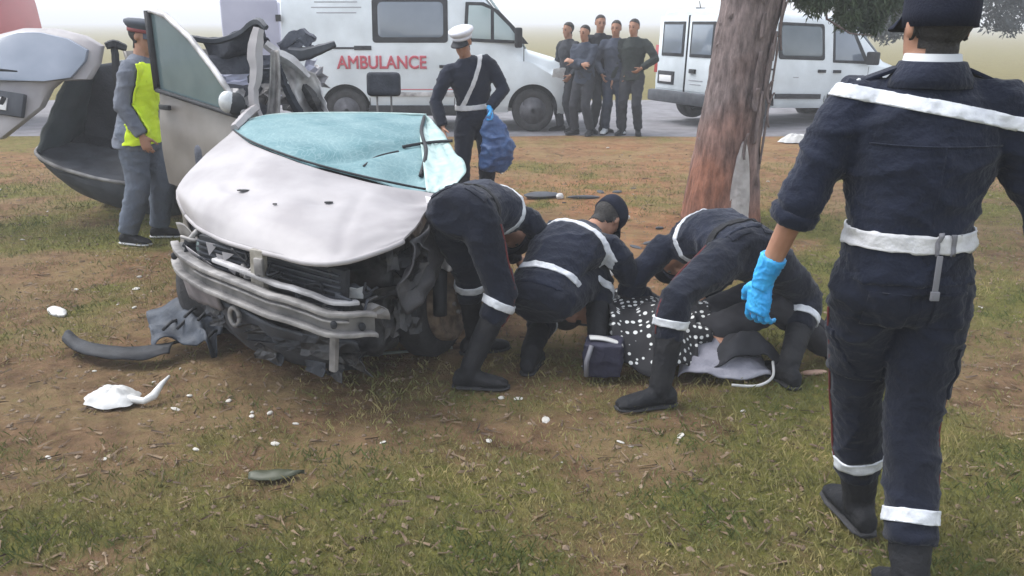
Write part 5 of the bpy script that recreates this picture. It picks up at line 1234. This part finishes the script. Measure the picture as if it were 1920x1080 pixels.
# small pale fragments
frag = []
for k in range(6):
    mb = MB(); chunk(random.uniform(.012, .026), random.uniform(.007, .014), random.uniform(.004, .009), 0, k*3.3)(mb, V((0, 0, 0))); frag.append(mb.mesh('fragment')); frag[-1].materials.append(M['fragment'])
spots = [(-1.55, 3.72, 1.3), (-1.33, 3.80, 1), (-1.18, 3.66, 1), (-1.17, 3.62, 1.4), (-1.10, 3.66, 1.2), (.15, 3.61, 1.6), (.03, 3.83, 1.3), (-.05, 3.84, 1), (.50, 3.35, 1.0), (1.28, 3.73, 1.1), (1.06, 3.70, 1), (-.55, 3.40, 1), (.46, 3.38, .9), (-.1, 3.42, 1), (-2.6, 5.9, 1.5), (-2.9, 5.6, 1.4), (-2.35, 5.2, 1.2), (-2.1, 5.35, 1.3), (-3.1, 4.9, 1.2), (-2.5, 5.6, 1.4), (-1.32, 3.32, 1.2), (-1.9, 3.25, 1.2)]
random.seed(21)
for k in range(40):
    y = random.choice((random.uniform(3.0, 5.5), random.uniform(5, 9), random.uniform(8, 12.5))); x = random.uniform(-.60*y, .60*y); spots.append((x, y, random.uniform(.5, 1.15)*(1+.05*y)))
for k, (x, y, sc_) in enumerate(spots):
    o_ = bpy.data.objects.new('fragment', frag[k % 6]); C.objects.link(o_); o_.location = (x, y, height_at(x, y)+.001); o_.rotation_euler = (random.uniform(-.3, .3), random.uniform(-.3, .3), random.uniform(0, 6.3)); o_.scale = (sc_,)*3
    tag(o_, 'small pale chip of debris scattered on the ground', 'debris', 'small pale chips of debris over the ground')

# kit beside the casualty
kb = empty('kit_bag', (.47, 4.10, 0)); tag(kb, 'navy kit bag with a white strip on top beside the casualty', 'bag')
mb = MB((.47, 4.10, 0)); mb.box((.45, 4.06, .12), (.19, .16, .17), Matrix.Rotation(-.15, 3, 'Z')); mb.build('bag', M['navy_bag'], kb, remesh=.012, sm=6, fold=.012, fscale=9)
mb = MB((.47, 4.10, 0)); mb.grid(lambda u, v: V((.38+.16*u, 4.03-.03*u+.05*v, .222-.030*u+.012*math.sin(3*u))), 10, 3, .008, (0, 0, -1)); mb.build('white_strip', M['white_rag'], kb, smooth=True)
mb = MB((.47, 4.10, 0)); mb.tube([(.36, 3.97, .05), (.36, 3.96, .13), (.385, 3.99, .20)], [.012, .012, .012], 8); mb.build('handle', M['strap'], kb, smooth=True)
def blanket(mb, L0):
    def f(u, v):
        p = curve([(.82, 4.04, .02), (.95, 4.00, .05), (1.12, 4.0, .04), (1.28, 4.03, .015)], u); q = curve([(.88, 4.24, .15), (1.0, 4.22, .16), (1.15, 4.22, .12), (1.28, 4.24, .08)], u)
        r_ = p*(1-v)+q*v; r_.z += .03*math.sin(u*8+v*3)*(1-v*.5)*.7+.015*nz3((u, v, 0), 6); r_.z = max(r_.z, .008); return r_
    mb.grid(f, 26, 14, .008, (0, .1, -1))
litter('blanket', 'pale grey blanket spread beside the casualty at the stooping rescuer’s feet', 'blanket', (1.05, 4.05, 0), blanket, M['rag_grey'], smooth=True)
def dres(mb, L0):
    mb.tube([curve([(1.06, 3.93, .02), (1.18, 3.92, .02), (1.27, 3.98, .04), (1.29, 4.06, .09)], k/14) for k in range(15)], [.007]*15, 8)
litter('white_strap', 'white strap curving along the edge of the grey blanket', 'strap', (1.18, 3.95, 0), dres, M['white_rag'], smooth=True)
def wob(mb, L0):
    def f(u, v):
        return V((1.00+.36*u, 4.06+.26*v, .06+.16*math.sin(math.pi*u)*math.sin(math.pi*(.15+.8*v))+.03*nz3((u, v, 3), 5)))
    mb.grid(f, 18, 14, .01, (0, 0, -1))
litter('dark_jacket', 'crumpled black jacket lying on the grey blanket under the blue glove', 'jacket', (1.2, 4.1, 0), wob, mat('black_cloth', (.010, .011, .015), (.022, .023, .03), .9, scale=8), smooth=True)
# blue bag hanging from the officer's glove
bb = empty('blue_bag', (-.14, 8.0, .35)); tag(bb, 'blue plastic bag hanging from the gloved hand of the officer', 'bag')
mb = MB((-.20, 8.0, .35)); mb.loft([(V((-.23, 8.0, .38)), .10, .06, V((1, 0, 0)), V((0, 1, 0))), (V((-.21, 8.0, .45)), .15, .09, V((1, 0, 0)), V((0, 1, 0))), (V((-.19, 8.0, .62)), .16, .10, V((1, 0, 0)), V((0, 1, 0))), (V((-.22, 8.0, .78)), .12, .07, V((1, 0, 0)), V((0, 1, 0))), (V((-.25, 8.0, .90)), .04, .04, V((1, 0, 0)), V((0, 1, 0)))], 16)
mb.build('bag', M['blue_bag'], bb, remesh=.014, sm=3, fold=.022, fscale=7)
mb = MB((-.20, 8.0, .35)); mb.tube([(-.27, 8.0, .88), (-.275, 8.0, .95), (-.25, 8.0, .96), (-.23, 8.0, .88)], .012, 8); mb.build('handle', M['blue_bag'], bb, smooth=True)

# ================================================================== the people of the scene
# ---- rescuer walking away in the right foreground
o = person('person', 'rescuer walking away in the right foreground, navy uniform, white belt and one blue glove', (1.16, 2.5, 0), dict(neck=.100,
    P=(1.155, 2.5, .985), T=(.0, .0, 1), T2=(.02, .03, 1), L=(-1, .06, 0), Lc=(-1, .26, 0.17), Hd=(0.02, .05, 1), Hf=(-.14, 1, 0),
    handL=((.775, 2.60, .945), (-.45, -.9, 0), (-.07, .14, -1), (.75, .55, 0), .42),
    handR=((1.58, 2.42, .94), (.5, -.9, 0), (.2, .1, -1), (-1, .2, 0), .4),
    footL=((1.215, 2.73, 0), (-.1, 1, -.0), (-.15, 1, 0)), footR=((1.185, 2.24, .015), (.05, 1, -.18), (.1, 1, 0), (0, .18, 1))),
    dict(cap='soft', cap_drop=-.02, gloves='L', sleeveL=.20, hem=-.0, boot=.17, trouser_end=.10, fold=.012), h=1.86, vox=.006, gvox=.0095)
wk = o
leg_band(o, 'L', .165, .042); leg_band(o, 'R', .165, .042)
chest_stripe(o, .440, .036, tilt=(.17, 0, 0))
tb = chest_stripe(o, .092, .052, keep=lambda p: (p-o['rel'](o['spine'](.12)[0])).length < .225, m=M['belt'], off=.011, name='belt')
side_seam(o, 'R', M['piping']); side_seam(o, 'L', M['piping'])
for sg in (-1, 1):
    pocket(o, 'trousers', o['P']+V((sg*.085, -.13, -.075)), (1, 0, 0), (0, 0, 1), (0, -1, 0), .10, .11)
    kn_ = o['legs']['L' if sg < 0 else 'R']; kc = kn_[0].lerp(kn_[1], .55)+V((sg*.09, 0, 0))
    pocket(o, 'trousers', kc, (0, 1, 0), (0, 0, 1), (sg, 0, 0), .13, .16, 'thigh_pocket', .008)
seam(o, 'jacket', [o['spine'](.37)[0]+V((x*.01, 0, 0)) for x in range(-17, 18)], (0, -1, 0))
seam(o, 'jacket', [o['spine'](t*.01)[0]+V((.0, 0, 0)) for t in range(17, 38)], (0, -1, 0), .002)
seam(o, 'trousers', [o['P']+V((0, 0, -.01*t)) for t in range(-4, 13)], (0, -1, 0), .002)
# belt keepers, strap, epaulettes, shirt collar, watch
c0 = o['spine'](.116)[0]
for dx in (.012, .052):
    shell(o['jacket'].data, 'belt_keeper', M['strap'], o['jacket'], [(o['rel'](c0+V((dx, 0, 0))), (1, 0, 0)), (o['rel'](c0+V((dx+.010, 0, 0))), (-1, 0, 0)), (o['rel'](c0-V((0, 0, .030))), (0, 0, 1)), (o['rel'](c0+V((0, 0, .030))), (0, 0, -1))], .018, .004, lambda p: p.y < 0 and abs(p.x) < .2)
mb = MB(o['base']); q = c0+V((.02, -.152, -.03))
mb.box(q+V((0, -.012, -.05)), (.016, .006, .11)); mb.box(q+V((0, -.014, -.11)), (.024, .010, .026))
mb.build('strap', M['strap'], o['jacket'], bevel=.002)
for sg in (1, -1):
    mb = MB(o['base']); sh = o['N']-o['T2']*.022+o['Lc']*sg*.125
    ax = (o['Lc']*sg-o['T2']*.42).normalized(); dp = V((0, 1, 0)); up = ax.cross(dp) if ax.cross(dp).z > 0 else -ax.cross(dp)
    mb.box(sh+up*.032+ax*.01, (.13, .05, .012), Matrix((ax, dp, up)).transposed())
    ep = mb.build('epaulette', M['navy'], o['jacket'], bevel=.004)
    mb = MB(o['base']); mb.box(sh+up*.040+ax*.058, (.012, .048, .008), Matrix((ax, dp, up)).transposed()); mb.build('rank_bar', M['reflect'], ep, bevel=.002)
mb = MB(o['base'])
mb.loft([(o['N']+V((0, 0, k)), a, b, V((1, 0, 0)), V((0, 1, 0))) for k, a, b in ((.005, .090, .090), (.03, .080, .082), (.066, .073, .077), (.068, .066, .07))], 20)
mb.build('shirt_collar', M['shirt'], o['jacket'], smooth=True)
mb = MB(o['base'])
mb.loft([(o['N']+V((0, -.004, k)), a, b, V((1, 0, 0)), V((0, 1, 0))) for k, a, b in ((-.022, .125, .11), (.012, .105, .102), (.046, .087, .091), (.048, .078, .083))], 20)
mb.build('collar', M['navy'], o['jacket'], smooth=True)
sh, el, wr = o['arms']['L'][:3]; d = (wr-el).normalized()
mb = MB(o['base']); e1 = el.lerp(wr, .19)
mb.tube([e1-d*.030, e1-d*.026, e1+d*.012, e1+d*.016], [.062, .072, .071, .060], 16)
mb.build('rolled_cuff', M['navy'], o['jacket'], remesh=.008, sm=2, fold=.006, fscale=16)
lat = V((-1, 0, 0))
mb = MB(o['base'])          # short rear sweatband seam of the cap
mb.loft([(o['Hc']+o['Hd']*u-o['Hf']*.012, a, b, o['Hl'], o['Hf']) for u, a, b in ((.016, .0865, .1045), (.040, .0888, .1078))], 22)
mb.build('cap_band', mat('cap_band_cloth', (.02, .025, .045), rough=.8), o['cap'], smooth=True)

# ---- rescuer standing astride and bent over beside the wreck
o = person('person', 'rescuer bent double beside the wrecked car, standing on straight legs in tall black boots', (-.18, 4.05, 0), dict(
    P=(-.23, 4.14, .825), T=(.27, .72, -.02), T2=(.32, .75, -.40), L=(-.80, .45, 0), Hd=(.4, .6, -.7), Hf=(.3, .2, -1),
    handL=((.10, 5.0, .30), (-.5, .3, -.3)), handR=((.32, 4.85, .28), (.4, -.3, -.5)),
    footR=((-.21, 3.96, 0), (.9, -.10, 0), (1, .1, 0)), footL=((-.20, 4.42, 0), (.85, .3, 0), (1, .1, 0))),
    dict(cap='soft', boot=.30, trouser_end=.27, fold=.012, hem=-.05), h=1.66, gvox=.011)
leg_band(o, 'R', .335, .038); leg_band(o, 'L', .335, .038)
side_seam(o, 'R', M['piping']); chest_stripe(o, .34, .035)
for sg in (-1, 1): pocket(o, 'trousers', o['P']-o['F']*.13-o['T']*.02+o['L']*sg*.085, o['L'], o['T'], -o['F'], .10, .11)
chest_stripe(o, .03, .04, keep=lambda p: (p-o['rel'](o['spine'](.05)[0])).length < .22, m=M['boot'], off=.009, name='belt')

# ---- rescuer crouching with the back to the camera
o = person('person', 'rescuer crouching with back turned between the wreck and the casualty, reflective stripe round waist', (.16, 4.15, 0), dict(
    P=(.15, 4.20, .40), T=(.25, .50, .42), T2=(.52, .66, .20), L=(-.92, .38, 0), Lc=(-.82, .5, .05), Hd=(.5, .55, .25), Hf=(.5, .5, -.8),
    handL=((.42, 5.05, .10), (-.5, .2, .3)), handR=((.60, 4.62, .12), (.9, -.2, .2)),
    footL=((.09, 4.17, 0), (.25, 1, 0), (.2, 1, .5)), footR=((.42, 4.15, .05), (.35, 1, -.5), (.5, .9, .2), (.2, .5, 1))),
    dict(cap='soft', boot=.25, trouser_end=.22, fold=.012, hem=-.04), h=1.74, gvox=.011)
cr = o
chest_stripe(o, .06, .035, keep=lambda p: (p-o['rel'](o['spine'](.07)[0])).length < .22, off=.008)
chest_stripe(o, .385, .034)
leg_band(o, 'L', .30, .034); leg_band(o, 'R', .30, .034)
arm_stripe(o, 'R', .55, .034, fore=True)

# ---- rescuer in a wide lunge over the casualty
o = person('person', 'rescuer stooping in a wide lunge over the casualty, near boot stretched out to the left', (1.0, 4.0, 0), dict(
    P=(1.13, 4.15, .635), T=(-.26, .78, .08), T2=(-.34, .74, -.34), L=(-.80, -.40, 0), Lc=(-.78, -.40, 0), Hd=(-.3, .6, -.8), Hf=(-.1, -.3, -1),
    handL=((.80, 4.62, .20), (-.8, -.3, 0)), handR=((1.1, 4.8, .2), (.6, .3, .2)),
    footL=((.68, 3.74, 0), (-.95, -.22, 0), (-.3, -.2, 1)), footR=((1.35, 4.0, 0), (-.25, .8, 0), (.5, .7, .35))),
    dict(cap='soft', boot=.25, trouser_end=.22, fold=.012, hem=-.05), h=1.76, gvox=.011)
leg_band(o, 'L', .285, .036); leg_band(o, 'R', .285, .036)
side_seam(o, 'L', M['piping'])
chest_stripe(o, .33, .028)
for sg in (-1, 1): pocket(o, 'trousers', o['P']-o['F']*.13-o['T']*.03+o['L']*sg*.085, o['L'], o['T'], -o['F'], .10, .11)
chest_stripe(o, .03, .04, keep=lambda p: (p-o['rel'](o['spine'](.05)[0])).length < .22, m=M['boot'], off=.009, name='belt')

# ---- man in the fluorescent vest by the open car door
o = person('person', 'man in grey uniform and fluorescent yellow vest standing behind the open car door', (-3.02, 6.9, 0), dict(
    P=(-2.92, 6.92, .92), T=(.12, 0, 1), T2=(.24, 0, 1), L=(.05, 1, 0), Hd=(.16, 0, 1), Hf=(1, -.12, -.12),
    handR=((-2.80, 6.70, .88), (-1, -.2, 0), (.3, 0, -1), (0, 1, 0), .4), handL=((-2.55, 7.12, 1.02), (-.3, .3, -1)),
    footR=((-3.06, 6.84, 0), (.95, -.3, 0), (1, 0, 0)), footL=((-2.90, 7.08, 0), (1, .1, 0), (1, 0, 0))),
    dict(cap='service', jacket=M['grey_uniform'], trouser=M['grey_trouser'], trouser_fit=1.2, flare=.03, hem=-.17, shoe_mat=M['boot'], sole_mat=mat('pale_sole', (.5, .5, .5), rough=.7),
         band_mat=mat('red_cap_band', (.22, .05, .05), rough=.7), cap_mat=mat('slate_cap', (.06, .07, .09), rough=.8), fold=.010), h=1.71, gvox=.012)
c = o['rel'](o['spine'](.2)[0])
F_ = o['Fc']; L_ = o['Lc']
vs_ = shell(o['jacket'].data, 'vest', M['vest'], o['jacket'], [(c+F_*.035, F_), (o['rel'](o['spine'](-.13)[0]), (0, 0, 1)), (o['rel'](o['spine'](.505)[0]), (-.25, 0, -1)), (c-L_*.205, L_), (c+L_*.16, -L_)], .026, .012,
      lambda p: (p-c).dot(F_) < .20)
# ---- officer with the white-topped cap behind the windscreen
o = person('person', 'officer in white cap and dark uniform standing behind the collapsed windscreen', (-.36, 8.2, 0), dict(
    P=(-.34, 8.2, .87), T=(-.08, -.06, 1), T2=(-.20, -.22, 1), L=(.95, .25, 0), Hd=(-.16, -.30, 1), Hf=(-.40, -1, -.45),
    handL=((-.20, 8.02, .96), (.8, .3, -.3), (.2, -.35, -.8), (-1, -.1, 0), .9), handR=((-.62, 7.95, .80), (-.8, .4, 0)),
    footL=((-.24, 8.22, 0), (.2, -1, 0), (.1, -1, 0)), footR=((-.46, 8.2, 0), (-.2, -1, 0), (-.1, -1, 0))),
    dict(cap='service', cap_mat=M['white_cap'], peak_mat=M['black_plastic'], band_mat=M['white_cap'], gloves='L', hem=-.06, fold=.010), h=1.70, gvox=.012)
off = o
chest_stripe(o, .07, .045, keep=lambda p: (p-o['rel'](o['spine'](.09)[0])).length < .225, m=M['belt'], off=.010, name='belt')
# diagonal shoulder strap from the left shoulder to the right hip
a = o['N']+o['Lc']*.10-o['T2']*.04; b = o['spine'](.08)[0]-o['L']*.14
dn = (b-a).normalized(); nn = dn.cross(o['Fc']).normalized(); mp_ = o['rel'](a.lerp(b, .5))
shell(o['jacket'].data, 'shoulder_strap', M['belt'], o['jacket'], [(mp_-nn*.018, nn), (mp_+nn*.018, -nn), (mp_, -V((0, 1, 0))), (o['rel'](b), (0, 0, 1))], .008, .004, lambda p: (p-mp_).length < .34)

# ---- bystanders by the ambulance
dk = [mat('bystander_jacket_%s' % n, c1, c2, .9, scale=6, bump=.25, bscale=60) for n, c1, c2 in (('charcoal', (.014, .017, .024), (.026, .030, .040)), ('slate', (.022, .030, .050), (.036, .046, .070)), ('black', (.008, .009, .014), (.016, .018, .026)), ('bluegrey', (.034, .044, .070), (.055, .066, .095)), ('green_black', (.012, .017, .017), (.022, .030, .028)))]
jeans = mat('bystander_jeans', (.022, .030, .052), (.038, .048, .074), .9, scale=8); dkt = mat('bystander_dark_trousers', (.016, .018, .025), (.028, .03, .038), .9, scale=8)
by = [
    ('bystander nearest the ambulance front, charcoal coat, half hidden by the others', .90, 14.40, 1.70, 0, dkt, (-.9, -.7, 0), 'pocket', M['boot']),
    ('bystander in slate jacket and dark trousers, second from the ambulance', 1.12, 13.95, 1.66, 1, dkt, (-.7, -1, 0), 'fold', M['boot']),
    ('tallest bystander in the row, black coat, standing in the middle of the five', 1.36, 14.25, 1.81, 2, dkt, (.5, -1, 0), 'back', M['boot']),
    ('bystander in blue grey jacket and pale shoes, fourth from the ambulance', 1.60, 14.1, 1.73, 3, jeans, (-.1, -1, 0), 'pocket', M['shirt']),
    ('bystander at the right end of the row, dark jacket with one elbow out', 1.86, 13.95, 1.75, 4, dkt, (-.35, -1, 0), 'akimbo', M['boot'])]
for lab, x, y, h, j, tr, fc, arm, shoe in by:
    f = V(fc).normalized(); l = f.cross(V((0, 0, 1))) * -1
    s = h/1.75; P = V((x, y, .92*s))
    hl = P+l*.30*s+f*.05-V((0, 0, .10)); hr = P-l*.30*s+f*.05-V((0, 0, .10)); pl = pr = -f
    if arm == 'pocket': hl = P+l*.20*s+f*.12; hr = P-l*.20*s+f*.12; pl = l-f; pr = -l-f
    if arm == 'fold': hl = P-l*.08*s+f*.20+V((0, 0, .24)); hr = P+l*.08*s+f*.21+V((0, 0, .20)); pl = l-f*.2-V((0, 0, .6)); pr = -l-f*.2-V((0, 0, .6))
    if arm == 'back': hl = P+l*.06*s-f*.16; hr = P-l*.06*s-f*.17; pl = l-f*.6; pr = -l-f*.6
    if arm == 'akimbo': hl = P+l*.17*s+f*.15+V((0, 0, .10)); pl = l*1.2-f*.3
    person('person', lab, (x, y, 0), dict(P=P, T=(0, 0, 1), T2=f*.04+V((0, 0, 1)), L=l, Hd=f*.08+V((0, 0, 1)), Hf=f+V((random.uniform(-.4, .1), 0, -.1)),
           handL=(hl, pl), handR=(hr, pr), footL=(V((x, y, 0))+l*.12, f+l*.25, f), footR=(V((x, y, 0))-l*.12+f*.05, f-l*.25, f)),
           dict(jacket=dk[j], trouser=tr, shoe_mat=shoe, hem=-.14 if j in (0, 2) else -.10, fold=.012), h=h, group='bystanders watching from the road edge', vox=.011, gvox=.016)

# ---- the casualty on the ground between the rescuers
o = person('person', 'casualty lying on the ground between the crouching rescuers in a polka dot top', (.85, 4.45, 0), dict(
    P=(.98, 4.42, .14), T=(-1, .12, .06), T2=(-1, .10, .10), L=(.1, .95, .2), Hd=(-1, .1, .12), Hf=(0, -.1, 1),
    handR=((1.02, 4.24, .15), (0, -.6, .7), (1, -.1, -.1), (0, 0, -1), .3), handL=((.9, 4.75, .1), (0, 1, .2)),
    footR=((1.72, 4.30, .07), (.1, -.2, 1), (0, -.4, 1), (-1, 0, .1)), footL=((1.76, 4.50, .07), (.1, .1, 1), (0, .1, 1), (-1, 0, .1))),
    dict(jacket=M['dots'], trouser=mat('casualty_dark_trousers', (.012, .012, .016), (.022, .022, .028), .9), fold=.010, hem=-.06), h=1.66, gvox=.012)
# the dotted garment spread over the casualty
mb = MB(o['base'])
def drape(u, v):
    p = curve([(.50, 4.02, .05), (.62, 3.98, .06), (.80, 4.0, .05), (.93, 4.06, .04)], u); q = curve([(.50, 4.42, .22), (.62, 4.42, .23), (.80, 4.42, .24), (.95, 4.44, .22)], u)
    r_ = p*(1-v)+q*v; r_.z += .12*math.sin(math.pi*min(v*.85+.06, 1))+.03*math.sin(u*11+v*2)*(1-.4*v)+.02*nz3((u, v, 2), 6); r_.y += .02*math.sin(u*9); return r_
mb.grid(drape, 34, 24, .008, (0, .3, -1)); mb.build('dress', M['dots'], o['body'], smooth=True)
HAZE = 0.0052

# ================================================================== the misty air
mb = MB(); mb.box((0, 0, 4.1), (2440, 2440, 10.4))
hz = mb.build('haze', None); tag(hz, kind='stuff', label='thin pale mist lying over the field', cat='mist')
hm = bpy.data.materials.new('mist'); hm.use_nodes = True; hn = hm.node_tree; hn.nodes.clear()
pv_ = hn.nodes.new('ShaderNodeVolumePrincipled'); pv_.inputs['Color'].default_value = (.985, .99, 1, 1); pv_.inputs['Density'].default_value = HAZE; pv_.inputs['Anisotropy'].default_value = .0
ho = hn.nodes.new('ShaderNodeOutputMaterial'); hn.links.new(pv_.outputs[0], ho.inputs['Volume'])
hz.data.materials.clear(); hz.data.materials.append(hm)
